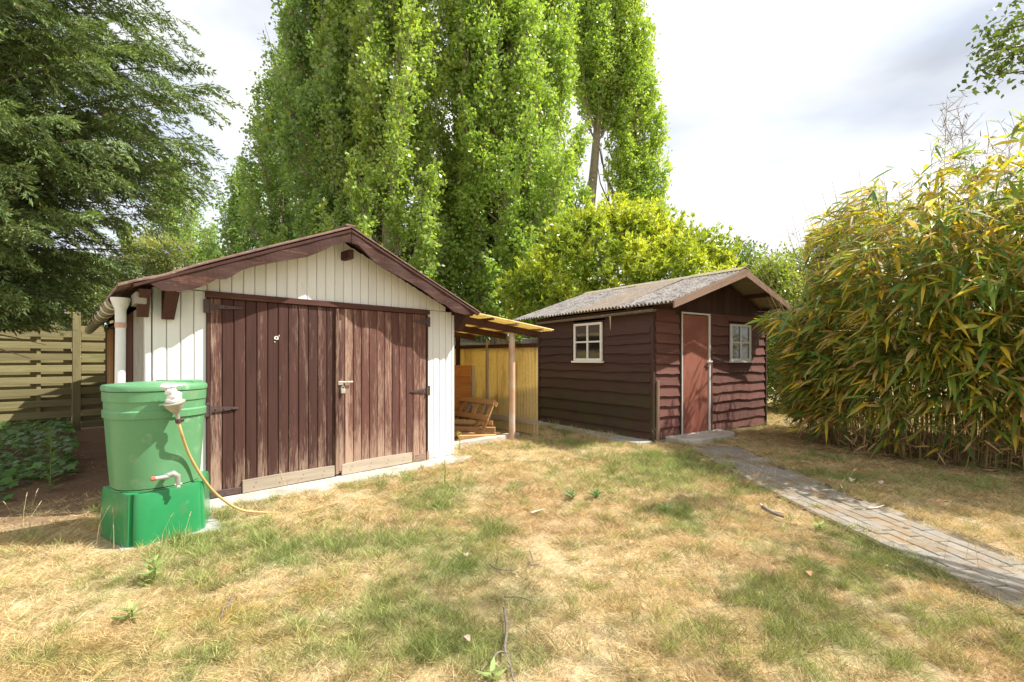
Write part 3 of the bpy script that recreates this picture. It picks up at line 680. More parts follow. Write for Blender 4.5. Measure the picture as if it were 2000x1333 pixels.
# door
sdr = MB().box(S(1.075, -.022, 1.075), SU*.375, SW*.018, ZZ*1.01, .003).build('door', m_doorp, sh, label='red-brown panel door with a pale metal edge')
MB().box(S(.692, -.032, 1.08), SU*.010, SW*.024, ZZ*1.05, .002).build('door_frame', m_wpaint, sh)
MB().box(S(1.470, -.036, 1.075), SU*.017, SW*.022, ZZ*1.04, .002).build('door_frame', m_wpaint, sh)
MB().box(S(1.08, -.036, 2.115), SU*.40, SW*.024, ZZ*.014, .002).build('door_frame', m_wpaint, sh)
MB().box(S(1.524, -.030, 1.08), SU*.034, SW*.022, ZZ*1.07, .003).build('door_post', m_shedf, sh)
MB().box(S(.670, -.022, 1.08), SU*.010, SW*.022, ZZ*1.07, .003).build('door_post', m_shed, sh)
b = MB(); b.box(S(1.445, -.075, 1.29), SU*.065, SW*.008, ZZ*.012, .004); b.box(S(1.42, -.055, 1.285), SU*.016, SW*.02, ZZ*.02, .003); b.build('bolt', m_wpaint, sdr)
b = MB(); b.box(S(1.41, -.05, 1.19), SU*.03, SW*.012, ZZ*.012, .004); b.build('handle', m_iron, sdr)
for (q, z) in ((.80, 1.98), (1.34, 1.98), (.80, 1.45), (1.30, 1.45), (.80, .75), (1.33, .78), (.80, .2), (1.33, .2)):
    MB().box(S(q, -.041, z), SU*.006, SW*.003, ZZ*.006, .002).build('screw', m_iron, sdr)
def window(T, N_out, A, a0, a1, z0, z1, lab):
    W_ = thing_part = MB()
    fr = .045
    def bx(a, b_, c_, d_, o0, o1): 
        return MB().box(T((a+b_)/2, (o0+o1)/2, (c_+d_)/2), A*((b_-a)/2), N_out*((o1-o0)/2), ZZ*((d_-c_)/2), .004)
    wn = bx(a0-.035, a1+.035, z0-.035, z1+.035, -.03, .012).build('window', m_shed, sh, label=lab)
    for r in ((a0, a1, z1-fr, z1), (a0, a1, z0, z0+fr), (a0, a0+fr, z0+fr+.001, z1-fr-.001), (a1-fr, a1, z0+fr+.001, z1-fr-.001)): bx(*r, .014, .052).build('frame', m_wpaint, wn)
    am = (a0+a1)/2; zm = (z0+z1)/2
    bx(am-.017, am+.017, z0+fr+.001, z1-fr-.001, .016, .050).build('glazing_bar', m_wpaint, wn)
    bx(a0+fr+.001, am-.018, zm-.015, zm+.015, .016, .048).build('glazing_bar', m_wpaint, wn); bx(am+.018, a1-fr-.001, zm-.015, zm+.015, .016, .048).build('glazing_bar', m_wpaint, wn)
    bx(a0-.03, a1+.03, z0-.035, z0-.002, .014, .085).build('sill', m_wpaint, wn)
    for (p, q) in ((a0+fr, am-.017), (am+.017, a1-fr)):
        for (r, s_) in ((z0+fr, zm-.015), (zm+.015, z1-fr)): bx(p, q, r, s_, .020, .026).build('pane', m_glass, wn)
window(Ts, -SU, SW, 1.09, 1.83, 1.30, 2.00, 'white four-pane window in the long side wall')
window(Tf, -SW, SU, 2.15, 2.83, 1.30, 1.985, 'white four-pane window right of the door')
# roof sheets
def shroof(sa, sb, t0, t1, mat, lift, skew=0, ext0=0, ext1=0):
    b = MB(); NL = (ZZ*.946-SU*.324) if sb < sa+0 or sa < RS else (ZZ*.946+SU*.32)
    Lt = t1-t0
    def f(a, l):
        k = l/1.0; s_end = sa-(ext0+(ext1-ext0)*a/Lt)*(1 if sa < RS else -1)
        s = s_end+(sb-s_end)*k; return S(s, t0+a+skew*(k), sz(s)+.03+lift)
    corr(b, f, Lt, 1.0, .0765, .019, 6, NL, .007); b.build('roof_sheet', mat, sh, smooth=True)
shroof(-.20, RS, -.50, .58, m_asb, 0, 0, .0, .02); shroof(-.20, RS, .56, 1.62, m_asb2, .014, .12, .02, .07); shroof(-.20, RS, 1.58, 2.50, m_asb, .002, 0, .02, .10); shroof(-.20, RS, 2.46, 3.42, m_asb, .012, 0, .10, .18)
for k in range(4): shroof(3.58, RS, -.50+.96*k, .50+.96*k, m_asb, .002*k)
for k in range(4):
    b = MB(); t0 = -.51+.98*k; z = RZ+.035+R.uniform(0, .012); vs = []
    prf = [(-.17, -.045), (-.05, .012), (0, .028), (.05, .012), (.17, -.045), (.17, -.057), (0, .012), (-.17, -.057)]
    vs = [S(RS+p, t0+tt, z+q) for tt in (0, 1.0) for p, q in prf]; n = len(prf)
    b.add(vs, [(i, (i+1) % n, n+(i+1) % n, n+i) for i in range(n)]+[tuple(range(n))[::-1], tuple(range(n, 2*n))]); b.build('ridge_tile', noisy('mossy_ridge', (.25, .22, .16), (.36, .32, .22), 9, .9, .5, .2, [((.40, .28, .05), 5, .55, .7)]) if k == 0 else bpy.data.materials['mossy_ridge'], sh)
# soffit boarding under the overhang
for (sa, sb) in ((-.14, RS-.01), (RS+.01, 3.54)):
    b = MB(); vs = []
    for t in (-.485, 3.25):
        for s in (sa, sb): vs += [S(s, t, sz(s)+.002), S(s, t, sz(s)-.014)]
    b.add(vs, [(0, 2, 6, 4), (1, 5, 7, 3), (0, 1, 3, 2), (4, 6, 7, 5), (0, 4, 5, 1), (2, 3, 7, 6)]); b.build('soffit', noisy('mossy_soffit', (.20, .16, .10), (.30, .25, .16), 12, .9, .3, .2) if sa < 0 else bpy.data.materials['mossy_soffit'], sh)
def sbarge(sa, sb, lab):
    b = MB(); za, zb = sz(sa), sz(sb); b.add([S(sa, -.53, za+.02), S(sb, -.53, zb+.02), S(sb, -.53, zb-.105), S(sa, -.53, za-.085), S(sa, -.505, za+.02), S(sb, -.505, zb+.02), S(sb, -.505, zb-.105), S(sa, -.505, za-.085)],
        [(0, 3, 2, 1), (4, 5, 6, 7), (0, 1, 5, 4), (2, 3, 7, 6), (0, 4, 7, 3), (1, 2, 6, 5)], [(s_, z_, t_) for t_ in (0, .02) for s_, z_ in ((0, .1), (2, .1), (2, 0), (0, 0))]); b.build('bargeboard', m_wbarge, sh, label=lab)
sbarge(-.16, RS-.001, 'left bargeboard'); sbarge(3.56, RS+.001, 'right bargeboard')
for ss in (.06, 1.0, 2.7, 3.35): MB().box(S(ss, -.23, sz(ss)-.055), SU*.03, SW*.25, ZZ*.035, .004).build('purlin_end', m_dark, sh)
MB().box(S(-.05, 1.45, 2.115), SU*.015, SW*1.5, ZZ*.05, .003).build('fascia', m_shed, sh)
b = MB(); vs = []; fs = []; n = 12; m_ = 8
for i in range(n+1):
    t = -.13+3.0*i/n
    for rr in (.048, .043):
        for k in range(m_):
            a = math.pi+math.pi*k/(m_-1); vs.append(S(-.115, t, 2.12-.012*t)+SU*(math.cos(a)*rr)+ZZ*(math.sin(a)*rr*.9))
for i in range(n):
    A = i*2*m_; B = A+2*m_
    for k in range(m_-1): fs += [(A+k, A+k+1, B+k+1, B+k), (A+m_+k+1, A+m_+k, B+m_+k, B+m_+k+1)]
    fs += [(A, B, B+m_, A+m_), (A+m_-1, A+2*m_-1, B+2*m_-1, B+m_-1)]
for A in (0, n*2*m_):
    fs.append(tuple(A+k for k in range(m_)))
b.add(vs, fs); b.build('gutter', m_gut2, sh, smooth=True)
b = MB(); b.tube([S(-.13, .80, 2.07), S(-.125, .80, 1.95), S(-.13, .80, 1.83)], [.016, .010, .002], 5); o = b.build('splinter', m_raw); tag(o, 'pale pointed wood splinter hanging from the shed gutter beside the window', 'wood splinter')
b = MB(); vs = []
st = [(.27, -.03), (.27, -.40), (.55, -.50), (1.0, -.52), (1.5, -.50), (1.72, -.36), (1.75, -.03)]
rings = [[S(a, t*(1 if z > .0 else 1.03), z) for a, t in st] for z in (-.02, .055, .07)]
rings[2] = [S(a+(.985-a)*.02, t*.97, .072) for a, t in st]
b.loft(rings); o = b.build('doorstep', m_conc); tag(o, 'low pale concrete doorstep before the red shed door', 'doorstep')
b = MB(); b.box(S(1.5, 1.45, .01), SU*1.90, SW*1.47, ZZ*.022, .01); b.build('base_slab', m_block, sh)

# ------------------------------------------------------------------ rain barrel on its stand
def supr(c, a, b_, z, e=2.6, n=64, pin=0):
    """outline of the barrel: flat back, bowed front"""
    r = []; ro = -.10
    for k in range(n):
        t = 2*math.pi*k/n; ct, st_ = math.cos(t), math.sin(t)
        ee = 2.15 if st_ > 0 else 5.5; bb_ = b_*1.10 if st_ > 0 else b_*.86
        x = a*math.copysign(abs(ct)**(2/ee), ct); y_ = bb_*math.copysign(abs(st_)**(2/ee), st_)
        x, y_ = x*math.cos(ro)-y_*math.sin(ro), x*math.sin(ro)+y_*math.cos(ro)
        x *= .935; y_ *= .96; r.append(Vector(c)+GU*(x+.012)+GN*(y_-.03)+ZZ*z)
    return r
bb = Vector((BC.x, BC.y, 0))
bs = thing('barrel_stand', bb, 'glossy bright green plastic stand carrying the rain barrel', 'barrel stand')
b = MB(); prof = [(0, .385, .305), (.02, .387, .307), (.20, .355, .285), (.36, .325, .262), (.375, .318, .255), (.375, .29, .23)]
def stand_ring(k_, z):
    cs = [(-.335, -.215), (-.325, -.14), (-.235, .235), (-.165, .285), (.225, .215), (.275, .165), (.40, -.20), (.39, -.27)]
    out = []; n = len(cs)
    for i in range(n):
        p0, p1, p2_, p3 = cs[i-1], cs[i], cs[(i+1) % n], cs[(i+2) % n]
        for q in range(10):
            t = q/10; f = []
            for d in (0, 1): f.append(p1[d]+(p2_[d]-p1[d])*t)
            out.append(f)
    # round the corners by averaging
    for _ in range(3): out = [[(out[i-1][d]+2*out[i][d]+out[(i+1) % len(out)][d])/4 for d in (0, 1)] for i in range(len(out))]
    r = []
    for i, (x, y_) in enumerate(out):
        g = 0
        for c0, w in ((24, .020), (45, .012)): g += w*math.exp(-((i-c0)/1.1)**2)*(z < .36)
        x0, y0 = x*k_+.005*(1-k_), y_*k_; l = math.hypot(x0, y0); r.append(bb+GU*(x0*(1-g/l)+.015)+GN*(y0*(1-g/l)-.01)+ZZ*z)
    return r
b.loft([stand_ring(k_, z) for z, k_ in ((0, 1.0), (.015, 1.005), (.2, .985), (.355, .965), (.372, .95), (.374, .88))], cap=True); b.build('body', m_green2, bs, smooth=True)
b = MB(); b.loft([supr(bb, .300, .236, .376, 3), supr(bb, .300, .236, .381, 3)]); b.build('top', m_green1, bs, smooth=True)
br = thing('rain_barrel', bb+ZZ*.38, 'pale green oval rain barrel with a lid, left of the garage doors', 'rain barrel')
prof = [(.382, .285, .222), (.39, .295, .232), (.50, .304, .238), (.70, .318, .248), (.905, .331, .258), (.907, .343, .270), (.955, .345, .272), (.966, .334, .261), (1.028, .336, .263), (1.030, .343, .270), (1.100, .345, .272), (1.104, .335, .262), (1.112, .335, .262)]
b = MB(); b.loft([supr(bb, a, c_, z) for z, a, c_ in prof]); b.build('body', m_green1, br, smooth=True)
lid = [(1.108, .335, .262), (1.108, .350, .277), (1.135, .352, .279), (1.148, .344, .271), (1.152, .32, .25), (1.163, .22, .17), (1.170, .10, .08)]
b = MB(); b.loft([supr(bb, a, c_, z) for z, a, c_ in lid]); L_ = b.build('lid', m_green1, br, smooth=True)
b = MB(); c_ = bb+GU*.12-GN*.02
b.loft([[c_+GU*(x*k)+GN*(y_*k)+ZZ*z for x, y_ in ((-.10, -.16), (.17, -.14), (.19, .02), (.10, .13), (-.05, .05))] for k, z in ((1, 1.155), (1, 1.168), (.92, 1.175))]); b.build('raised_hatch', m_green1, L_, smooth=True)
# tap
tp = bb+GU*.02+GN*.238+ZZ*.475
T_ = thing('barrel_tap', tp, 'small silver tap with a red end near the foot of the rain barrel', 'tap')
b = MB(); b.tube([tp-GN*.01, tp+GN*.05], [.017, .017], 10); b.tube([tp+GN*.045-GU*.075, tp+GN*.045+GU*.01], [.014, .018], 10); b.tube([tp+GN*.045+GU*.0+ZZ*.012, tp+GN*.048+GU*.035+ZZ*.018, tp+GN*.05+GU*.062-ZZ*.005, tp+GN*.05+GU*.066-ZZ*.06], [.017, .026, .021, .014], 10); b.build('spout', m_tap, T_, smooth=True)
b = MB(); b.tube([tp+GN*.045-GU*.072, tp+GN*.045-GU*.098], .017, 8); b.build('knob', m_red, T_, smooth=True)
b = MB(); b.box(tp+GN*.05+GU*.066-ZZ*.066, GU*.026, GN*.008, ZZ*.006, .003); b.box(tp+GN*.05+GU*.066-ZZ*.085, GU*.012, GN*.012, ZZ*.010, .003); b.build('lever', m_tap, T_)
# funnel wrapped in white plastic + hose
fp = bb+GU*.055+GN*.325+ZZ*1.015
FT = thing('funnel', fp, 'grey funnel with white plastic bag stuffed in it, tied to the barrel rim', 'funnel')
ax = (ZZ*.93+GN*.12-GU*.2).normalized(); fu = ax.cross(GU).normalized(); fv = ax.cross(fu)
b = MB(); b.loft([ringp(fp+ax*h-ax*.0, r, r, fu, fv, 24) for h, r in ((-.13, .013), (-.085, .014), (-.06, .03), (-.02, .060), (.0, .066), (.006, .072), (.012, .072), (.012, .060))]); b.build('cone', m_fun, FT, smooth=True)
b = MB()
for (o_, r, sq) in ((ax*.03, .05, .6), (ax*.06+GU*.01, .045, .8), (ax*.095-GU*.005, .036, 1), (ax*.135-GU*.03, .034, .7), (ax*.135+GU*.012, .030, .7), (ax*.14+GU*.055, .020, .6), (ax*.145+GU*.085, .014, .6)):
    rg = []
    for i in range(1, 8):
        th = math.pi*i/8; rg.append([fp+o_+(fu*math.cos(a)+fv*math.sin(a))*(r*math.sin(th)*(1+.16*math.sin(5*a+i*1.3)+R.uniform(-.06, .06)))+ax*(r*sq*math.cos(th)) for a in [2*math.pi*k/18 for k in range(18)]])
    b.loft(rg)
b.build('plastic_bag', m_plastic, FT, smooth='all')
b = MB(); q0 = fp-ax*.13; b.tube([q0+ax*.012, q0-ax*.02], .021, 10); b.tube([q0-GU*.0, q0+GU*.035+GN*.01], .012, 8); b.build('hose_clamp', m_iron, FT, smooth=True)
def smoothp(pts, n=8):
    out = []; P = [Vector(p) for p in pts]; P = [P[0]*2-P[1]]+P+[P[-1]*2-P[-2]]
    for i in range(1, len(P)-2):
        for k in range(n):
            t = k/n; a, b_, c_, d = P[i-1:i+3]
            out.append(.5*((2*b_)+(-a+c_)*t+(2*a-5*b_+4*c_-d)*t*t+(-a+3*b_-3*c_+d)*t**3))
    out.append(P[-2]); return out
hp = [q0-ax*.015, q0-ZZ*.10+GU*.02, at(370, 890, 3.70), at(400, 940, 3.83), at(430, 972, 3.95), at(470, 996, 4.06), gp(515, 1004)+ZZ*.012, gp(560, 1003)-ZZ*.004, gp(600, 999)-ZZ*.02]
b = MB(); b.tube(smoothp(hp), .0105, 10); o = b.build('garden_hose', m_hose, smooth=True); tag(o, 'yellow garden hose running from the funnel down onto the grass', 'hose')
b = MB(); b.box(bb-ZZ*.012+GU*.08+GN*.02, GU*.33, GN*.24, ZZ*.012, .008); o = b.build('paving_slab', m_block); tag(o, 'grey slab mostly hidden under the green barrel stand', 'paving slab')

# ------------------------------------------------------------------ fences (hit-and-miss boards), line parallel to the garage front
F0 = Vector((-8.2, 9.06, 0)); FU = Vector((.702, .712, 0)); FN = Vector((.712, -.702, 0))
def FP(a, o_, z): return F0+FU*a+FN*o_+ZZ*z
def fence(a0, npan, pw, mat, z0, z1, label, group=None, left=False):
    f = thing('fence', FP(a0, 0, 0), label, 'fence')
    for k in range(npan+1): MB().box(FP(a0+pw*k, .02, z1/2+.01), FU*.06, FN*.05, ZZ*(z1/2+.02), .006).build('post', mat, f)
    nb = int((z1-z0-.05)/.212)
    for k in range(npan):
        a = a0+pw*k+.065; b_ = a+pw-.13; c_ = (a+b_)/2; h = (b_-a)/2
        for i in range(nb):
            z = z0+.07+.212*i
            MB().box(FP(c_, .052, z), FU*h, FN*.010, ZZ*.060, .003, grain=0).build('board', mat, f)
            if i < nb: MB().box(FP(c_, -.045, z+.106), FU*h, FN*.009, ZZ*.060, .003, grain=0).build('board', mat, f)
        for q in (-.5, .5) if pw > 1.4 else (0,): MB().box(FP(c_+h*q*1.0, .004, (z0+z1)/2), FU*.028, FN*.030, ZZ*((z1-z0)/2-.02), .003).build('batten', mat, f)
        MB().box(FP(c_, .01, z1+.005), FU*(h+.0), FN*.045, ZZ*.014, .003, grain=0).build('cap_rail', mat, f)
fence(-3.80, 3, 1.9, m_fence, .03, 2.18, 'greenish wooden fence of overlapping boards left of the garage')
fence(5.0, 5, 1.9, m_fgrey, .05, 2.12, 'grey weathered fence seen under the lean-to roof behind the garage')
bw = thing('block_wall', (.45, 10.95, 0), 'narrow grey block wall between the lean-to and the shed', 'wall')
for r in range(9):
    for k in range(2): MB().box((.36+.41*k+(.0 if r % 2 else .06), 10.95+.03*k, .10+.2*r), (.2, .01, 0), (0, .06, 0), (0, 0, .096), .006).build('block', m_block, bw)
# ------------------------------------------------------------------ trees
def tintvar(base, n, rep, v=.25, warm=.0):
    k = 1+NP.uniform(-v, v, (n, 1)); c = np.array(base)*k; c[:, 0] *= 1+NP.uniform(-warm, warm*2, n); return np.repeat(np.clip(c, 0, 1), rep, 0)
def poplar(x, y, H, Rc, z0, label, nl=46000, npl=60, trunk=.26, tone=(.115, .185, .030), tone2=(.22, .28, .045), lsz=.115, lean=(0, 0), gap=None, bare=0):
    t = thing('poplar_tree', (x, y, 0), label, 'tree'); rr = random.Random(int(x*100+y*7))
    base = Vector((x, y, 0)); ln = Vector((lean[0], lean[1], 0))
    ax = lambda z: base+ln*(z/H)+Vector((.25*math.sin(z*.35+x), .2*math.sin(z*.3+y), z))
    b = MB(); b.tube([ax(z) for z in np.linspace(-.1, H*.95, 14)], [trunk*(1-.85*k/13) for k in range(14)], 9)
    b.build('trunk', m_bark, t, smooth=True)
    P = []; D = []; TT = []; br = MB()
    for i in range(bare):
        z = rr.uniform(5.5, 10); a = rr.uniform(0, 6.28); l = rr.uniform(1.8, 4); s0 = ax(z); e = s0+Vector((math.cos(a)*l*.28, math.sin(a)*l*.28, l)); br.tube([s0, s0.lerp(e, .5)+Vector((math.cos(a), math.sin(a), 0))*.22, e], [.05, .032, .008], 4, False)
    npl = int(npl*1.55); per = int(nl/npl)
    for i in range(npl):
        z = z0+(H-z0)*((i+.5)/npl)**.92; prof = Rc*min(1, .45+(z-z0)/2.6)*max(.12, 1-max(0, (z-H*.62)/(H*.40))**1.4)
        a = i*2.399+rr.uniform(-.4, .4); r = prof*math.sqrt(rr.uniform(.10, 1.0))*rr.uniform(.7, 1.32)
        if gap and gap(z, a): continue
        ha = rr.uniform(.75, 1.6); ra = rr.uniform(.28, .62)
        c = ax(z)+Vector((math.cos(a)*r, math.sin(a)*r, 0)); up = Vector((math.cos(a)*.2+rr.uniform(-.1, .1), math.sin(a)*.2+rr.uniform(-.1, .1), 1)).normalized()
        s0 = ax(max(.3, z-ha*1.5)); tip = c+up*ha*.9
        pts = [s0, s0.lerp(c, .5)-Vector((0, 0, .15))+Vector((c.x-s0.x, c.y-s0.y, 0))*.2, c, tip]; br.tube(pts, [.045, .034, .02, .005], 4, False)
        br.tube([c+up*ha*.3, c+up*ha*(1.1+.25*rr.random())], [.014, .004], 3, False)
        for _ in range(6):
            e = c+Vector((rr.uniform(-ra, ra), rr.uniform(-ra, ra), rr.uniform(-.2, .9)*ha)); br.tube([c-up*ha*rr.uniform(.3, 1.2), e], [.017, .005], 3, False)
        n = int(per*rr.uniform(.75, 1.25)); d = rdir(n); rho = NP.uniform(.1, 1, n)**.55*(1+.25*NP.random(n)**3)
        taper = 1-.45*np.clip(d[:, 2]*rho, 0, 1)
        p = np.stack([d[:, 0]*rho*ra*taper, d[:, 1]*rho*ra*taper, d[:, 2]*rho*ha], 1)
        # leaves gather in knots at the shoot ends
        mk = max(6, n//16); kc = p[NP.integers(0, n, mk)]; idx = NP.integers(0, mk, n); lo = NP.random(n) < .82
        p[lo] = (kc[idx]+NP.normal(0, 1, (n, 3))*np.array([.085, .085, .13]))[lo]
        p += .10*np.stack([np.sin(p[:, 2]*9+i), np.sin(p[:, 0]*11+i*2), np.sin(p[:, 1]*10)], 1)
        u_ = np.array(up); p = p+np.outer(p[:, 2], [up.x, up.y, 0])
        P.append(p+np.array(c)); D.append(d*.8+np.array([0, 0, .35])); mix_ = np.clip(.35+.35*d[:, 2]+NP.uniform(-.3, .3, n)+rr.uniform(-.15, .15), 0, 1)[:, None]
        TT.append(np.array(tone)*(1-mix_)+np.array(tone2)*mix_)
    P = np.concatenate(P); D = np.concatenate(D); TT = np.concatenate(TT); n = len(P)
    dd = unit(D+NP.normal(0, .8, (n, 3))-np.array([0, 0, .25])); nr = unit(D*.6+NP.normal(0, .8, (n, 3)))
    V, F = leafquads(P, dd, nr, NP.uniform(.55, 1.5, n)*lsz, NP.uniform(.6, 1.35, n)*lsz*.92)
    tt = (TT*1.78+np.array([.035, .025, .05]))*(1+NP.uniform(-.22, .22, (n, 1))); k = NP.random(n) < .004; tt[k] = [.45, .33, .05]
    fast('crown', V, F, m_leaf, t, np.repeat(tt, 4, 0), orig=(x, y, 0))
    br.build('branches', m_bark, t)
    return t
dk = (.085, .155, .035); dk2 = (.17, .25, .06)
def xp(px, Y): return (px-1000)/FOC*Y
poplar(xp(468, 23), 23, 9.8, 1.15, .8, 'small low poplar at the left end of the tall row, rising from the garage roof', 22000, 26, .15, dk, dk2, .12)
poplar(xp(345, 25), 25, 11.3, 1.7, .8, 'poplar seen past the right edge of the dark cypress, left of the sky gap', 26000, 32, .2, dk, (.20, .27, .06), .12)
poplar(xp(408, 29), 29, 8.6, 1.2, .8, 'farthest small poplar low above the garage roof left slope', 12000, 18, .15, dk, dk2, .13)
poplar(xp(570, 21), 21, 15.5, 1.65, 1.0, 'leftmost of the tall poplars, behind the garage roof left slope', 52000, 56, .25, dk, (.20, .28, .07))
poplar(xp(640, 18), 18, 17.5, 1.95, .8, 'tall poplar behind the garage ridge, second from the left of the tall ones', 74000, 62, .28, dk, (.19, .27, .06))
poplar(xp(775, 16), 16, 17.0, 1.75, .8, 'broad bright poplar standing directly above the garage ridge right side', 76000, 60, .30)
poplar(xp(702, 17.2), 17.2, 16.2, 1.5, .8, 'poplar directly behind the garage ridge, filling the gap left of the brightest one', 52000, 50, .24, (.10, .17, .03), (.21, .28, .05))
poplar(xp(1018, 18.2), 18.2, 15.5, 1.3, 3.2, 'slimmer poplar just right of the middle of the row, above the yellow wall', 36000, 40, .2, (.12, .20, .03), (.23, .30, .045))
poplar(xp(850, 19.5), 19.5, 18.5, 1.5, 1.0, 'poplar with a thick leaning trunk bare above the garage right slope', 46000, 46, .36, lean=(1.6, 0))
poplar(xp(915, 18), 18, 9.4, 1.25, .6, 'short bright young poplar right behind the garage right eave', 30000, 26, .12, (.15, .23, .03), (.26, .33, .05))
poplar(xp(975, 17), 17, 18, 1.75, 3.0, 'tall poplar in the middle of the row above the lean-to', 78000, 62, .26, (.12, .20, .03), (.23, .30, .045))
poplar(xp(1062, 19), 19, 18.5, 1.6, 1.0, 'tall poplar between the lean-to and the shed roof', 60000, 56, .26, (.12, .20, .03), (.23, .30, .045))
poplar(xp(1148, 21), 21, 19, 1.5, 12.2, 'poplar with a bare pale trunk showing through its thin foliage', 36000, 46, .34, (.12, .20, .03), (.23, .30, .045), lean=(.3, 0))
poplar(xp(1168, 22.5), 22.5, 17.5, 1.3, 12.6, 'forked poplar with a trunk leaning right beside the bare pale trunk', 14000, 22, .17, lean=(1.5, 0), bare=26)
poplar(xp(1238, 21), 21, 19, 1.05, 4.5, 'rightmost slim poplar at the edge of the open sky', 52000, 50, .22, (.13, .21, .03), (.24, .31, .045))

# ---- bushes from lobes
def bush(name, label, cat, lobes, nl, mat, lsz, asp, tone, tone2, up=.3, base=None, stems=12, stemmat=None, grp=None, special=None, clump=None):
    cx = sum(l[0] for l in lobes)/len(lobes); cy = sum(l[1] for l in lobes)/len(lobes)
    t = thing(name, (cx, cy, 0), label, cat, grp); vol = [l[3]**2 for l in lobes]; tot = sum(vol); P = []; D = []
    b = MB()
    for l, v in zip(lobes, vol):
        n = int(nl*v/tot); d = rdir(n); rho = NP.uniform(0, 1, n)**.35
        bmp = 1+.20*np.sin(d[:, 0]*6+l[0]*3)+.18*np.sin(d[:, 1]*7+l[1]*5)+.18*np.sin(d[:, 2]*8+l[2])
        p = d*(rho*bmp)[:, None]*np.array([l[3], l[3], l[4] if len(l) > 4 else l[3]]); P.append(p+np.array(l[:3])); D.append(d)
        b.tube([(cx+(l[0]-cx)*.3, cy+(l[1]-cy)*.3, 0), (l[0]*.8+cx*.2, l[1]*.8+cy*.2, l[2]*.5), (l[0], l[1], l[2]), (l[0]+.1, l[1], l[2]+l[3]*.7)], [.05, .035, .02, .006], 5, False)
        for _ in range(stems):
            q = Vector(l[:3]); e = q+Vector((R.uniform(-1, 1), R.uniform(-1, 1), R.uniform(-.2, 1)))*l[3]*.85; b.tube([q-ZZ*l[3]*.4, e], [.012, .004], 3, False)
    P = np.concatenate(P); D = np.concatenate(D); n = len(P); keep = P[:, 2] > .03; P = P[keep]; D = D[keep]; n = len(P)
    if clump:
        # gather leaves into whorls at twig ends
        m = n//clump; idx = NP.integers(0, m, n); pk = NP.permutation(n)[:m]; ctr = P[pk]; cd = unit(D[pk]+np.array([0, 0, up])+NP.normal(0, .35, (m, 3))); P = ctr[idx]+NP.normal(0, .012, (n, 3)); D = cd[idx]
        dd = unit(D*.75+NP.normal(0, .62, (n, 3))); nr = unit(D+NP.normal(0, .3, (n, 3)))
    else:
        dd = unit(D*.7+np.array([0, 0, up])+NP.normal(0, .7, (n, 3))); nr = unit(D*.5+np.array([0, 0, .4])+NP.normal(0, .7, (n, 3)))
    V, F = leafquads(P, dd, nr, NP.uniform(.75, 1.3, n)*lsz, NP.uniform(.8, 1.2, n)*lsz*asp)
    mx_ = np.clip(.5+.45*(fbm(P[:, 0], P[:, 2], .7)-.5)*4+.25*D[:, 2]+NP.uniform(-.2, .2, n), 0, 1)[:, None]; tt = np.array(tone)*(1-mx_)+np.array(tone2)*mx_; tt *= 1+NP.uniform(-.2, .2, (n, 1))
    if special: k = NP.random(n) < special[1]; tt[k] = special[0]
    fast('crown', V, F, mat, t, np.repeat(np.clip(tt, 0, 1), 4, 0), orig=(cx, cy, 0)); b.build('stems', stemmat or m_barkd, t)
    return t, P, dd, nr
def lobes_px(lst): return [tuple(at(px, py, Y))+(r,)+((rz_,) if rz_ else ()) for px, py, Y, r, rz_ in lst]
m_laurel = leafmat('laurel_leaf', .40, .35, .45)
LL = [(1090, 480, 14, .75, 0), (1060, 540, 13.6, .8, 0), (1020, 560, 13.6, .6, 0), (1130, 460, 14.4, .8, 0), (1160, 500, 13.4, .9, 0), (1190, 450, 14.4, .85, 0), (1240, 450, 14.2, .9, 0), (1225, 425, 14.5, .55, 0), (1160, 430, 14.5, .45, 0), (1260, 430, 14.5, .6, 0), (1205, 415, 14.6, .5, 0), (1135, 440, 14.6, .5, 0), (1285, 465, 14.2, .85, 0), (1320, 475, 14.0, .8, 0), (1250, 510, 13.2, .9, 0),
      (1330, 510, 13.4, .75, 0), (1370, 485, 14.6, .7, 0), (1400, 500, 14.6, .65, 0), (1100, 590, 13.3, .9, 0), (1035, 605, 13.6, .6, 0), (1180, 580, 13.2, .9, 0), (1290, 570, 13.4, .9, 0), (1390, 560, 14.2, .8, 0), (1100, 680, 13.4, 1.0, 0), (1250, 680, 13.6, 1.0, 0), (1370, 680, 13.8, 1.0, 0)]
lt_, LP, LDd, LN = bush('laurel_bush', 'big bright yellow-green laurel behind the shed roof', 'bush', lobes_px(LL), 44000, m_laurel, .155, .38, (.20, .29, .045), (.56, .60, .09), .6, special=((.55, .32, .03), .004), clump=7, stems=6)
bush('shrub', 'loose green shrub right of the laurel above the shed roof peak', 'bush', lobes_px([(1440, 510, 15.5, .75, 0), (1465, 530, 15, .6, 0), (1420, 540, 15, .8, 0), (1480, 600, 15.2, 1.2, 0), (1450, 680, 15.2, 1.3, 0)]), 9000, m_leaf, .12, .6, (.10, .17, .03), (.20, .27, .05), .1)
bush('shrub', 'fine-leaved shrub between the shed gable and the bamboo', 'bush', lobes_px([(1500, 535, 13, .5, 0), (1520, 545, 13, .65, 0), (1560, 530, 13.5, .8, 0), (1500, 560, 13.4, .5, 0), (1545, 610, 12.6, .9, 0), (1600, 590, 13, .9, 0), (1530, 680, 12.4, .95, 0), (1600, 680, 12.6, 1.0, 0), (1525, 740, 12.2, .75, 0), (1590, 750, 12.2, .8, 0)]), 24000, m_leaf, .085, .62, (.15, .22, .05), (.32, .38, .10), .1)
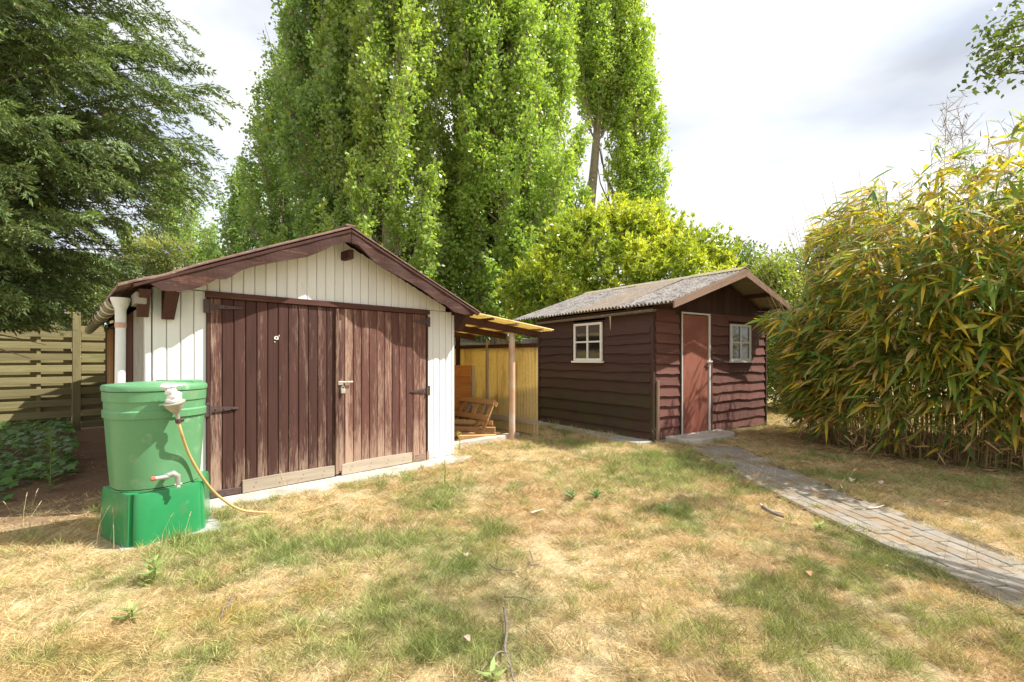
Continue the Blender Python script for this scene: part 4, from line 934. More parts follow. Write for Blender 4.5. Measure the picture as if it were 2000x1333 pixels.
bush('hedge', 'dark greenery behind the fence left of the garage', 'bush', lobes_px([(210, 560, 13, .9, 0), (280, 520, 14, 1.0, 0), (330, 530, 15, .9, 0), (150, 590, 12.5, .8, 0), (90, 600, 12, .8, 0), (20, 560, 12, 1, 0), (250, 620, 13, 1.2, 0), (120, 640, 12.5, 1.0, 0), (370, 560, 16, .9, 0), (330, 620, 15, 1.3, 0), (200, 640, 13, 1.2, 0)]), 26000, m_leaf, .09, .5, (.06, .10, .025), (.15, .20, .05), .1)
bd, BP, BDd, BN = bush('butterfly_bush', 'pale loose bush with small purple flower spikes above the left fence', 'bush', lobes_px([(110, 575, 11.5, .5, 0), (160, 585, 11.6, .45, 0), (70, 590, 11.3, .5, 0), (290, 500, 13, .55, 0), (330, 495, 13.2, .5, 0)]), 7000, m_leaf, .11, .28, (.17, .22, .07), (.34, .36, .14), .1)
m_purple = noisy('purple_flower', (.20, .12, .45), (.32, .22, .60), 40, .8, .1, .1)
for (px, py) in ((103, 578), (125, 606), (150, 567), (352, 487), (322, 492), (92, 600)):
    q = at(px, py, 11.0 if px < 300 else 12.4); b = MB(); d = Vector((R.uniform(-1, 1), -.3, R.uniform(.1, .7))).normalized()*.09
    b.tube([q-d, q-d*.3, q+d*.5, q+d*1.1], [.018, .026, .018, .004], 6); b.build('flower_spike', m_purple, bd, smooth='all')
for k in range(26):
    # far tree line
    pass
bush('distant_tree', 'tiny dark tree top in the sky gap above the garage left slope', 'tree', lobes_px([(434, 505, 40, .7, 1.0), (434, 525, 40, 1.0, 1.2), (434, 580, 40, 1.6, 0)]), 3000, m_leaf, .2, .5, (.05, .08, .03), (.08, .12, .04))
bush('hedge', 'dark undergrowth at the foot of the poplars behind the fence', 'bush', [(-7+1.15*k, 19+.0*k+NP.uniform(-.5, .5), NP.uniform(.6, 1.4), 1.2) for k in range(16)], 30000, m_leaf, .14, .6, (.07, .11, .025), (.16, .20, .05))

# ---- cypress on the left
def cypress():
    tx, ty, H = -7.9, 5.9, 13.0
    t = thing('cypress_tree', (tx, ty, 0), 'large dark feathery cypress filling the upper left, its branches hanging over the fence', 'tree')
    b = MB(); b.tube([(tx, ty, -.1), (tx+.1, ty, 3), (tx, ty+.1, 8), (tx, ty, H)], [.34, .27, .17, .03], 12); b.build('trunk', m_barkd, t, smooth=True)
    brn = MB(); P = []; D = []; N_ = []; T = []; rr = random.Random(5)
    specs = []
    for i in range(210):
        z = 1.3+(H-5.4)*(i/210)**1.05; a = rr.uniform(-math.pi, math.pi) if rr.random() < .12 else rr.gauss(-.08, .55)
        L = 3.75*(1-(z/13.6)**2.2)*rr.uniform(.6, 1.0)
        if z < 3.4: L *= .50+.50*(z-1.3)/2.1
        specs.append((z, a, L))
    for (px, py, Y, z0) in ((440, 145, 6.0, 3.6), (436, 175, 5.7, 3.5), (430, 300, 6.2, 3.0), (420, 325, 6.0, 2.9), (400, 110, 6.5, 4.2), (375, 60, 6.5, 4.6), (360, 10, 6.6, 5.2), (330, 400, 6.0, 2.6), (400, 345, 6.1, 2.8), (345, 210, 5.6, 3.4), (290, 470, 5.9, 2.3), (240, 520, 6.0, 2.1), (130, 635, 6.2, 1.8), (90, 655, 5.9, 1.7), (110, 560, 5.7, 2.1), (60, 680, 5.4, 1.6), (215, 250, 5.2, 3.3), (160, 400, 5.1, 2.8),
            (380, 150, 5.9, 3.4), (410, 250, 6.2, 3.2), (300, 120, 5.7, 3.8), (330, 60, 6.1, 4.2), (250, 330, 5.6, 2.8), (300, 300, 6.0, 2.8), (200, 480, 5.8, 2.2), (60, 420, 5.0, 2.5), (100, 200, 4.8, 3.4), (40, 560, 5.3, 2.0), (150, 560, 5.9, 1.9), (20, 300, 4.8, 2.8), (270, 40, 5.8, 4.4), (180, 90, 5.2, 3.9), (360, 260, 6.3, 3.1)):
        q = at(px-(34 if px > 300 else 0), py, Y); specs.append((z0, None, q))
    for z, a, L in specs:
        s = Vector((tx, ty, z))
        if a is None: e = L; Lh = (e-s).length; o = (e-s); o.z = 0; o.normalize(); droop = .0; e_z = e.z
        else:
            o = Vector((math.cos(a), math.sin(a), 0)); Lh = L; e = s+o*L+ZZ*(.12*L+rr.uniform(-.2, .3))
        def bp(u): return s.lerp(e, u)+ZZ*(.30*math.sin(u*math.pi)*(.35)*Lh/3-.12*u*u)
        pts = [bp(k/6) for k in range(7)]; brn.tube(pts, [.038, .032, .026, .018, .012, .007, .003], 5, False)
        ns = int(9.5*Lh)+6; sd_ = o.cross(ZZ)
        for k in range(ns):
            u = .22+.78*(k+rr.random())/ns; q = bp(u); side = 1 if k % 2 else -1
            fd = (o*rr.uniform(.55, 1.1)+sd_*side*rr.uniform(.1, .95)*(1.1-u)+ZZ*rr.uniform(-.62, .15)).normalized(); fl = rr.uniform(.30, .62)*(1.1-.25*u)
            fs = fd.cross(ZZ).normalized(); tw = rr.uniform(-.9, .9); fs = (fs*math.cos(tw)+fs.cross(fd)*math.sin(tw)).normalized()
            # frond: side twiglets, each carrying a row of fine scales
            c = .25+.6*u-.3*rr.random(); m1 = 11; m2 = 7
            t1 = np.repeat((np.arange(m1)+.5)/m1, m2); sg = np.repeat(np.where(np.arange(m1) % 2 == 0, 1, -1), m2); t2 = np.tile((np.arange(m2)+.3)/m2, m1)
            tl = fl*.38*(1.08-t1); tdir = np.array(fd)*.80+np.outer(sg*.6, fs); tdir = unit(tdir)
            p = np.array(q)+np.outer(t1*fl, fd)+tdir*(t2*tl)[:, None]-np.outer((t1*fl+t2*tl*.4)**2*.55, [0, 0, 1])+NP.normal(0, .007, (m1*m2, 3))
            P.append(p); D.append(tdir+NP.normal(0, .28, (m1*m2, 3))-np.array([0, 0, .25]))
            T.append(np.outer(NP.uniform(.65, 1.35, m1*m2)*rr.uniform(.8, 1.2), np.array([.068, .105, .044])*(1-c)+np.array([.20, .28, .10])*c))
    P = np.concatenate(P); D = np.concatenate(D); T = np.concatenate(T); ok = (P[:, 1] < 7.55) & (P[:, 2] < 9.0) & (P[:, 1] > 2.2); ok &= ~((P[:, 0] < -1.13*P[:, 1]-.1) & (NP.random(len(P)) < .88)); ok &= ~((P[:, 2] > 1.5+.8*P[:, 1]) & (NP.random(len(P)) < .8)); ok &= ~((P[:, 2] < 1.72) | ((P[:, 2] < 2.25) & (P[:, 0] > -5.35))); P, D, T = P[ok], D[ok], T[ok]; n = len(P)
    k = NP.random(n) < .02; T[k] = [.20, .13, .06]
    V, F = leafquads(P, D, unit(NP.normal(size=(n, 3))+np.array([0, 0, .6])), NP.uniform(.045, .085, n), NP.uniform(.010, .018, n))
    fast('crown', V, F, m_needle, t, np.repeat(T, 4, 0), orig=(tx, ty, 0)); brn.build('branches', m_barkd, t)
    print('cypress', n)
cypress()

# ---- bamboo
def bamboo():
    cx, cy = 6.75, 7.5
    t = thing('bamboo_clump', (cx, cy, 0), 'huge drying bamboo clump with yellow, tan and green leaves right of the path', 'bamboo')
    rr = random.Random(3); canes = MB(); P = []; D = []; L = []; Wd = []; G_ = []; T = []; tw = MB()
    pal_ = [((.22, .31, .06), .31), ((.11, .22, .06), .18), ((.70, .52, .07), .15), ((.60, .42, .20), .17), ((.40, .42, .09), .19)]
    def col(hi):
        r_ = rr.random()
        if hi and rr.random() < .55: return (.72, .56, .05) if rr.random() < .65 else (.45, .46, .07)  # upper leaves get a golden sunlit tone in their colour
        for c, w in pal_:
            r_ -= w
            if r_ < 0: return c
        return pal_[0][0]
    def rb():
        while 1:
            x = rr.uniform(-1, 1); y = rr.uniform(-1, 1)
            if x*x+y*y < 1: return x, y
    for i in range(470):
        x, y = rb(); edge = math.hypot(x, y); bx, by = cx+x*1.85, cy+y*2.05*(1 if y < 0 else .5)
        if i % 3 == 0: a_ = rr.uniform(math.pi*.75, math.pi*1.75); bx, by = cx+math.cos(a_)*1.85*rr.uniform(.8, 1), cy+math.sin(a_)*2.05*rr.uniform(.8, 1); x, y = (bx-cx)/1.85, (by-cy)/2.05; by = cy+y*2.05*(1 if y < 0 else .5); edge = 1
        h = (rr.uniform(3.2, 4.15) if edge < .7 else rr.uniform(1.0, 3.7))
        out = Vector((x+rr.uniform(-.3, .3), y+rr.uniform(-.3, .3), 0)); lean = rr.uniform(.1, .62)*h*.62*(edge+.1)
        if out.length < .05: out = Vector((.1, 0, 0))
        out.normalize(); b0 = Vector((bx, by, 0)); m1 = b0+ZZ*h*.55+out*lean*.35; tip = b0+ZZ*h+out*lean
        def cp(u): return b0*(1-u)**2+m1*(2*u*(1-u))+tip*u*u
        r0 = rr.uniform(.004, .008); canes.tube([cp(k/5) for k in range(6)], [r0, r0, r0*.9, r0*.7, r0*.5, .002], 4, False, tone=rr.random())
        nn_ = int(8+h*9)
        for k in range(nn_):
            u = rr.uniform(.10, 1)**(.85 if h < 2.6 else .62); q = cp(u); a2 = rr.uniform(0, 2*math.pi); od = (Vector((math.cos(a2), math.sin(a2), 0))+out*1.7+Vector((-.35, -.1, 0))).normalized()
            tl = rr.uniform(.10, .38); e = q+od*tl+ZZ*tl*rr.uniform(-.1, .6)
            if (e.z > 2.75+(e.x-4.17)*1.12 and e.x < 5.5) or (e.x < .60*e.y and e.z > 1.42+.095*e.y): continue
            tw.tube([q, e], [.003, .0018], 3, False, tone=rr.random())
            for _ in range(rr.choice((2, 3, 4, 5)) if u > .3 else rr.choice((0, 1, 2))):
                d = (od*rr.uniform(.6, 1.3)+Vector((rr.gauss(0, .38), rr.gauss(0, .38), rr.gauss(-.12, .38)))).normalized()
                P.append(e); D.append(d); ll = rr.uniform(.15, .26)*(1.5 if rr.random() < .45 else 1); L.append(ll); Wd.append(ll*rr.uniform(.10, .15)); G_.append(rr.uniform(.15, 1.0)*ll*1.3); T.append(Vector(col(e.z > 3.1 and rr.random() < .75))*rr.uniform(.75, 1.25))
    # dead side twigs and thin shoots tangled low down
    for i in range(2600):
        a_ = rr.uniform(math.pi*.7, math.pi*1.8); k_ = rr.uniform(.75, 1.12); q = Vector((cx+math.cos(a_)*1.85*k_, cy+math.sin(a_)*2.05*k_, rr.uniform(0, 2.2))); d = Vector((math.cos(a_)*.35+rr.gauss(0, .35), math.sin(a_)*.35+rr.gauss(0, .35), rr.uniform(.2, 1.2))).normalized(); l = rr.uniform(.25, .8)
        tw.tube([q, q+d*l*.5+Vector((rr.gauss(0, .03), rr.gauss(0, .03), 0)), q+d*l-ZZ*.04], [.0032, .0026, .0015], 3, False, tone=rr.random())
    for i in range(1500):
        a_ = rr.uniform(math.pi*.7, math.pi*1.8); k_ = rr.uniform(.85, 1.2); P.append(Vector((cx+math.cos(a_)*1.85*k_, cy+math.sin(a_)*2.05*k_, rr.uniform(.15, 1.5)))); D.append(Vector((rr.gauss(0, .6)+math.cos(a_)*.3, rr.gauss(0, .6)+math.sin(a_)*.3, rr.uniform(-1, .2))).normalized()); ll = rr.uniform(.13, .24); L.append(ll); Wd.append(ll*.11); G_.append(ll*.5); T.append(Vector(rr.choice(((.62, .42, .22), (.52, .34, .16), (.66, .5, .3), (.2, .27, .07), (.1, .2, .05))))*rr.uniform(.8, 1.2))
    # wispy bare tops with short narrow leaves
    for (px, py, Y) in ((1850, 185, 7.2), (1870, 205, 7.2), (1840, 225, 7.0), (1885, 240, 7.1), (1905, 275, 7.4), (1990, 255, 6.9), (1975, 300, 7.1), (1545, 455, 7.6)):
        tip = at(px, py, Y); b0 = Vector((cx+rr.uniform(-.6, .6)+(0 if px > 1700 else -1), cy+rr.uniform(-.6, .6), 2.4 if px > 1700 else 1.5)); m1 = b0.lerp(tip, .5)+ZZ*.2
        def cp(u): return b0*(1-u)**2+m1*(2*u*(1-u))+tip*u*u
        canes.tube([cp(k/6) for k in range(7)], [.006, .005, .004, .0035, .003, .002, .0015], 4, False)
        for k in range(36):
            u = rr.uniform(.5, 1); q = cp(u); d = Vector((rr.gauss(0, 1), rr.gauss(0, .7), rr.gauss(.5, .6))).normalized(); l = rr.uniform(.08, .32); e = q+d*l; tw.tube([q, e], [.0035, .002], 3, False)
            for _ in range(2): P.append(e); D.append((d+Vector((rr.gauss(0, .7), rr.gauss(0, .7), rr.gauss(0, .6)))).normalized()); ll = rr.uniform(.07, .13); L.append(ll); Wd.append(ll*.09); G_.append(.02); T.append(Vector((.10, .10, .055))*rr.uniform(.6, 1.2))
    # keep foliage off the shed
    P = np.array([tuple(p) for p in P]); D = np.array([tuple(p) for p in D]); T = np.array([tuple(p) for p in T]); L = np.array(L); Wd = np.array(Wd); G_ = np.array(G_)
    E = P+D*L[:, None]; ok = np.ones(len(P), bool)
    for Q in (P, E):
        for i in range(len(Q)):
            s, tt = inv(S0, SU, SW, Q[i, 0], Q[i, 1])
            if s < 3.62 and tt > (-.58 if Q[i, 2] > 2.15 else -.10) and (Q[i, 2] > 1.95 or s < 3.5) : ok[i] &= False
            if s < 2.75 and tt > -.9 and Q[i, 2] > .9: ok[i] &= False
    ok &= E[:, 2] > .05; ok &= (E[:, 1] < 8.9+.25*np.sin(E[:, 2]*3)) | (E[:, 0] > 6.6)
    for Q in (P, E): ok &= ~((Q[:, 2] > 2.80+(Q[:, 0]-4.17)*1.12+NP.normal(0, .10, len(Q))) & (Q[:, 0] < 5.5)) & ~((Q[:, 0] >= 5.5) & (Q[:, 2] > 4.25+NP.normal(0, .12, len(Q))-.12*(Q[:, 0]-6)) & (L > .125)) & ~((Q[:, 0] < .60*Q[:, 1]) & (Q[:, 2] > 1.42+.095*Q[:, 1]))
    P, D, T, L, Wd, G_ = P[ok], D[ok], T[ok], L[ok], Wd[ok], G_[ok]
    nrm = unit(np.array([0, 0, .9])+NP.normal(0, .55, (len(P), 3))-np.array([.2, .3, 0]))
    # 300 leaves nearest the camera become parts of their own
    sc_ = L/np.linalg.norm(P-np.array([0, 0, EYE]), axis=1); infr = np.abs(P[:, 0]/P[:, 1]) < 1.06
    dist = np.linalg.norm(P[:, :2], axis=1); depthscore = np.where(infr, dist, 99)-L*3; order = np.argsort(depthscore); big = order[:290]; rest = order[290:]
    V, F = ribbons(P[rest], D[rest], nrm[rest], L[rest], Wd[rest], G_[rest])
    o = fast('foliage', V, F, m_leafb, t, np.repeat(np.clip(T[rest]*.95, 0, 1), 6, 0), orig=(cx, cy, 0)); o['kind'] = 'stuff'
    for j in big:
        V, F = ribbons(P[j:j+1], D[j:j+1], nrm[j:j+1], L[j:j+1]*1.05, Wd[j:j+1]*1.15, G_[j:j+1]); fast('leaf', V, F, m_leafb, t, np.repeat(np.clip(T[j:j+1], 0, 1), 6, 0), orig=tuple(P[j]))
    m_cane = wood('tan_cane', (.30, .20, .09), (.46, .33, .16), (.24, .25, .07), (.5, .7), None, .35, grain=(3, 30, 30))
    o = canes.build('canes', m_cane, t); o['kind'] = 'stuff'; o = tw.build('twigs', m_cane, t); o['kind'] = 'stuff'; print('bamboo leaves', len(P), 'tw', len(tw.f))
bamboo()

# ---- tree on the right whose branch hangs into the upper right corner; it dapples the lawn
def dapple():
    t = thing('garden_tree', (6.9, .9, 0), 'small-leaved tree whose leafy branch hangs into the upper right corner', 'tree')
    b = MB(); tr = Vector((6.9, .9, 0)); b.tube([tr-ZZ*.1, tr+ZZ*2, tr+Vector((-.2, .2, 4)), tr+Vector((-.3, .5, 7))], [.2, .16, .11, .03], 10)
    rr = random.Random(8); P = []
    cl = []
    for i in range(46):
        a = rr.uniform(0, 6.28); r = rr.uniform(.6, 2.9); z = rr.uniform(3.4, 7.6); c = tr+Vector((math.cos(a)*r, math.sin(a)*r*1.2, z)); cl.append((c, rr.uniform(.35, .62)))
    tips = [at(1950, 60, 4.6), at(1935, 100, 4.5), at(1920, 150, 4.5), at(1970, 110, 4.7), at(1985, 40, 4.8), at(1990, 145, 4.7), at(2030, 60, 4.8), at(2040, 10, 4.9), at(2010, 100, 4.8)]
    for q in tips: cl.append((q, .17 if q.x < 4.9 else .26))
    for c, r in cl:
        s = tr+Vector((-.2, .2, max(2.2, c.z-1.6-r))); b.tube([s, s.lerp(c, .5)+ZZ*.25, c], [.04, .022, .005], 5, False)
        n = int(260*(r/.5)**2) if r > .3 else 70; d = rdir(n); P.append(np.array(c)+d*(NP.uniform(.1, 1, n)**.5*r)[:, None]*np.array([1.15, 1.15, .75]))
    P = np.concatenate(P); n = len(P)
    V, F = leafquads(P, rdir(n)-np.array([0, 0, .3]), rdir(n)+np.array([0, 0, .8]), NP.uniform(.05, .075, n), NP.uniform(.032, .045, n))
    fast('crown', V, F, m_leaf, t, np.repeat(tintvar((.09, .13, .035), n, 1, .3), 4, 0), orig=tuple(tr)); b.build('trunk', m_barkd, t, smooth=True)
dapple()

# ------------------------------------------------------------------ low plants left of the barrel
def lobed(p, n, r, ph):
    """a five-lobed leaf as a fan, returns verts and tris"""
    n = n.normalized(); u = n.orthogonal().normalized(); v = n.cross(u); vs = [p]; k = 10
    for i in range(k):
        a = ph+2*math.pi*i/k; rad = r*(1 if i % 2 == 0 else .62); vs.append(p+u*math.cos(a)*rad+v*math.sin(a)*rad-n*r*.15*(i % 2 == 0))
    return vs, [(0, 1+i, 1+(i+1) % k) for i in range(k)]
def ivy():
    V = []; F = []; T = []; rr = random.Random(4); n = 0; tries = 0
    while n < 3600 and tries < 60000:
        tries += 1; x = rr.uniform(-10.5, -3.9); y = rr.uniform(3.9, 9.2)
        s, d = inv(G0, GU, GV, x, y)
        if s > -.45: continue
        fx, fo = inv(F0, FU, -FN, x, y)
        if fo > -.08: continue
        den = float(fbm(np.array(x), np.array(y), .7, 21)); lim = .36 if y > 5.6 else (.40 if x < -4.9 else .54)
        if den < lim or (y < 4.6 and x > -4.75): continue
        h = rr.uniform(.03, .16)*(1.7 if y > 6 else 1); r = rr.uniform(.03, .062)
        vs, fs = lobed(Vector((x, y, h)), Vector((rr.gauss(0, .35), rr.gauss(-.25, .35), 1)), r, rr.uniform(0, 6)); b0 = len(V); V += [tuple(v) for v in vs]; F += [tuple(b0+q for q in f) for f in fs]
        c = Vector((.10, .20, .05))*rr.uniform(.6, 1.6); T += [tuple(c)]*len(vs); n += 1
    o = fast('ground_cover', V, F, m_leaf, None, np.array(T)); tag(o, 'dark green leafy ground cover on the soil between the left fence and the barrel', 'ground cover', None, 'stuff')
ivy()
def weed(name, base, h, nl, ll, label, cat='weed', tone=(.12, .21, .05), lw=.2, lean=(0, 0), grp=None, flower=None, wide=.9):
    t = thing(name, tuple(base), label, cat, grp); b = MB(); base = Vector(base); tip = base+ZZ*h+Vector((lean[0], lean[1], 0))
    b.tube([base, base.lerp(tip, .5)+Vector((.01, 0, 0)), tip], [.006, .005, .002], 5, False); b.build('stem', m_stem, t)
    i = np.arange(nl); u = (i+.5)/nl; a = i*2.4+R.uniform(0, 6); p = np.array(base)+np.outer(u, np.array(tip-base)); d = np.stack([np.cos(a)*wide, np.sin(a)*wide, .35+.5*u], 1)
    L_ = ll*(1.1-.45*u)*NP.uniform(.8, 1.2, nl); V, F = ribbons(p, d, np.array([0, 0, 1.0])+NP.normal(0, .2, (nl, 3)), L_, L_*lw, L_*.35)
    fast('leaves', V, F, m_leaf, t, tintvar(tone, nl, 6, .25), orig=tuple(base))
    if flower:
        b = MB()
        for _ in range(flower): q = tip+Vector((R.uniform(-.03, .03), R.uniform(-.03, .03), R.uniform(-.02, .03))); b.tube([q, q+ZZ*.008], [.009, .009], 6)
        b.build('flower', m_yflower, t)
    return t
m_yflower = noisy('yellow_flower', (.75, .6, .03), (.85, .7, .05), 30, .7, .05)
q = gp(98, 960); weed('weed_plant', (q.x, q.y, 0), .62, 44, .13, 'tall leafy weed standing alone on the soil left of the barrel')
q = gp(868, 945); weed('weed_plant', (q.x, q.y, 0), .26, 18, .09, 'upright green weed at the apron edge below the white wall corner', tone=(.22, .30, .06))
q = gp(897, 880); weed('weed_plant', (q.x, q.y, 0), .24, 14, .09, 'yellow-green weed in front of the pallet', tone=(.30, .34, .08), flower=5)
for (px, py, lb, h, n_, w) in [(1117, 975, 'smaller left one of the two dark green tufts in mid lawn', .06, 14, 1.2), (1163, 975, 'larger right one of the two dark green tufts in mid lawn', .07, 20, 1.4), (1300, 1002, 'wide flat green weed rosette in the lawn before the shed', .05, 22, 1.6), (1600, 1036, 'small green tuft beside the path', .05, 12, 1.4),
        (300, 1135, 'pale green leafy weed in the lawn in front of the barrel stand', .13, 22, 1.2), (1075, 843, 'little green plant at the foot of the shed side wall', .10, 16, 1.2), (960, 1335, 'broad green leaves at the bottom edge of the picture', .05, 8, 1.5), (255, 1210, 'second small weed left in the foreground grass', .06, 12, 1.2)]:
    q = gp(px, py); weed('weed_tuft', (q.x, q.y, 0), h, n_, .10, lb, tone=(.08, .20, .06) if 'dark' in lb else (.32, .42, .16), lw=.28, wide=w)
# tall dry grass stems
def drystems():
    b = MB(); 
    for (px, py, n_) in ((205, 1040, 5), (230, 1060, 4), (345, 1075, 2), (1460, 945, 6), (1500, 950, 4), (905, 878, 4), (560, 985, 5), (480, 960, 4), (700, 960, 5), (820, 930, 5), (60, 1040, 6), (1640, 985, 3), (1060, 870, 6), (1870, 1110, 3), (1300, 880, 5)):
        for _ in range(n_):
            q = gp(px, py)+Vector((R.uniform(-.12, .12), R.uniform(-.12, .12), 0)); h = R.uniform(.15, .34); dx = R.uniform(-.09, .09); dy = R.uniform(-.09, .09); t_ = q+Vector((dx, dy, h))
            b.tube([q, q+Vector((dx*.3, dy*.3, h*.6)), t_], [.0016, .0012, .001], 3, False); b.tube([t_-ZZ*.0, t_+Vector((dx*.3, dy*.3, .03))], [.003, .001], 4, False)
    o = b.build('dry_grass_stems', noisy('straw_stem', (.50, .38, .20), (.62, .50, .30), 30, .8, .1)); tag(o, 'thin dry seed stalks standing above the lawn', 'grass', None, 'stuff')
drystems()

# ------------------------------------------------------------------ things lying on the lawn
m_twig = noisy('grey_twig', (.16, .13, .11), (.27, .23, .19), 40, .9, .4, .2)
m_dry = noisy('dry_leaf', (.42, .22, .10), (.55, .34, .18), 25, .7, .3, .2)
m_pale = noisy('pale_dry_wood', (.55, .44, .34), (.66, .56, .45), 20, .8, .3, .2)
def twig(pts, r, label, cat='twig', mat=None, side=()):
    b = MB(); P = [gp(x, y)+ZZ*(.022+r) for x, y in pts]; b.tube(smoothp(P, 4), [r*(1-.6*i/(len(P)*4-3)) for i in range(len(smoothp(P, 4)))], 6)
    for s in side: Q = [gp(x, y)+ZZ*(.025+r) for x, y in s]; b.tube(smoothp(Q, 3), r*.55, 5)
    o = b.build('stick' if cat == 'stick' else 'twig', mat or m_twig, smooth='all'); tag(o, label, cat)
twig([(985, 1200), (990, 1240), (986, 1280), (995, 1310), (1003, 1345)], .009, 'long knobbly fallen stick with a side branch at the bottom edge of the lawn', 'stick', side=([(992, 1290), (972, 1290), (958, 1312)],))
twig([(1035, 1085), (1040, 1100), (1036, 1112), (1055, 1110)], .006, 'short forked dark twig in the middle of the lawn')
twig([(958, 1110), (968, 1118), (985, 1122), (1010, 1122)], .004, 'thin curved twig left of the forked one')
twig([(985, 1176), (1015, 1176), (1040, 1185)], .004, 'thin dark twig lying crosswise above the long stick')
twig([(452, 1178), (447, 1192), (436, 1200), (434, 1218)], .005, 'dark crooked twig in the yellow moss patch at lower left')
twig([(1693, 1000), (1712, 999), (1727, 994)], .010, 'pale short stick lying across the path', 'stick', m_pale)
twig([(1485, 993), (1500, 1004), (1530, 1010)], .012, 'pale curled bark strip on the lawn left of the path', 'stick', m_pale)
twig([(1490, 1000), (1510, 1012), (1530, 1020)], .020, 'thicker purplish piece of bark under the pale curled strip', 'stick', m_twig)
twig([(1036, 1010), (1052, 1005), (1063, 1002)], .011, 'short pale broken stick in mid lawn below the dark green tufts', 'stick', m_pale)
twig([(1215, 1030), (1240, 1031)], .003, 'hair-thin twig on the bare pale patch of lawn')
twig([(590, 1008), (620, 1000), (660, 988)], .008, 'brown stick lying in the grass at the end of the hose', 'stick', m_dry)
m_dleafp = noisy('pale_dry_leaf', (.42, .32, .24), (.52, .42, .33), 25, .8, .3, .1)
def dleaf(px, py, L_, label, mat, cat='leaf'):
    q = gp(px, py)+ZZ*.035; a = R.uniform(0, 3.1); d = Vector((math.cos(a), math.sin(a), .1)); s = d.cross(ZZ).normalized(); b = MB()
    n = 6; vs = []
    for i in range(n+1):
        u = i/n; w = L_*.34*math.sin(math.pi*min(.98, max(.03, u)))**.7*(1+.15*math.sin(i*3)); c_ = q+d*(u-.5)*L_+ZZ*.12*L_*math.sin(u*3.1)
        vs += [c_-s*w+ZZ*w*.5, c_, c_+s*w+ZZ*w*.45]
    vs2 = vs+[v-ZZ*.0015 for v in vs]; m0 = len(vs); fs = []
    for i in range(n):
        for k in (0, 1): f = (i*3+k, i*3+k+1, i*3+k+4, i*3+k+3); fs.append(f); fs.append(tuple(m0+q_ for q_ in f[::-1]))
    b.add(vs2, fs); o = b.build('dry_leaf', mat, smooth='all'); tag(o, label, cat)
dleaf(912, 1262, .045, 'pale curled dry leaf just left of the long fallen stick', m_dleafp)
dleaf(1580, 1132, .055, 'crumpled brown dry leaf in the lawn left of the path', m_dry)
dleaf(1773, 1036, .045, 'small red-brown leaf lying on the path pavers', m_dry)
dleaf(910, 1095, .05, 'whitish scrap of leaf in the green grass patch', m_dleafp)
dleaf(1234, 1070, .05, 'light brown leaf on the bare patch of lawn', m_dry)
dleaf(1840, 990, .10, 'large tan bamboo leaf on the sunny grass right of the path', m_dry)
dleaf(1665, 945, .09, 'pale fallen bamboo leaf nearest the path edge', m_pale)
dleaf(1718, 950, .09, 'fallen pale leaf standing on edge before the bamboo', m_pale)
dleaf(1257, 1198, .04, 'tiny dark red leaf in the foreground straw', m_dry)
dleaf(30, 905, .18, 'pale fallen slab of bark among the dark ground cover', m_pale)
def litter():
    """fallen bamboo leaves and needles"""
    N = 1500; x = NP.normal(4.75, .75, N); y = NP.uniform(4.6, 8.9, N); N2 = 900; x = np.concatenate([x, NP.uniform(-6.5, -3.3, N2)]); y = np.concatenate([y, NP.uniform(3.6, 7, N2)])
    ok = np.array([footprint(a, b_) in (0, 5) for a, b_ in zip(x, y)]) & ((x > 3.3) | (x < 0)); x = x[ok]; y = y[ok]; n = len(x); a = NP.uniform(0, 6.28, n)
    L_ = np.where(x > 0, NP.uniform(.06, .16, n), NP.uniform(.03, .08, n)); p = np.stack([x, y, NP.uniform(.02, .04, n)], 1)
    V, F = ribbons(p, np.stack([np.cos(a), np.sin(a), NP.uniform(-.05, .2, n)], 1), np.array([0, 0, 1])+NP.normal(0, .4, (n, 3)), L_, L_*.13, L_*.1)
    o = fast('leaf_litter', V, F, m_leafb, None, tintvar((.42, .28, .14), n, 6, .4)); tag(o, 'dry fallen leaves scattered on the soil', 'leaf litter', None, 'stuff')
litter()

# ------------------------------------------------------------------ grass
def tuft(n, r, hmin, hmax, lay, wd, seed):
    rr = np.random.default_rng(seed); a = rr.uniform(0, 6.28, n); q = rr.uniform(0, 1, n)**.5*r; p = np.stack([np.cos(a)*q, np.sin(a)*q, np.full(n, -.004)], 1)
    a2 = rr.uniform(0, 6.28, n); d = np.stack([np.cos(a2)*lay, np.sin(a2)*lay, np.ones(n)*rr.uniform(.35, 1, n)], 1); d = unit(d); L_ = rr.uniform(hmin, hmax, n); w = rr.uniform(.6, 1.2, n)*wd
    V, F = ribbons(p, d, unit(rr.normal(size=(n, 3))+np.array([0, -1.0, .3])), L_, w, L_*rr.uniform(.1, .75, n)); tn = np.repeat(rr.uniform(0, 1, n), 6)
    me = bpy.data.meshes.new('grass_tuft'); me.from_pydata(V.tolist(), [], F.tolist()); at_ = me.attributes.new('tone', 'FLOAT', 'POINT'); at_.data.foreach_set('value', tn); me.materials.append(m_grassm)
    return bpy.data.objects.new('grass_tuft', me)
tc_ = bpy.data.collections.new('grass_tufts')
for k in range(5): tc_.objects.link(tuft(36, .055, .04, .105, 1.3, .0025, 50+k))       # 0-4 straw, lying
for k in range(4): tc_.objects.link(tuft(36, .055, .045, .12, .7, .0028, 70+k))       # 5-8 green, upright
for i, o in enumerate(tc_.objects): o.name = 'grass_tuft_%02d' % i
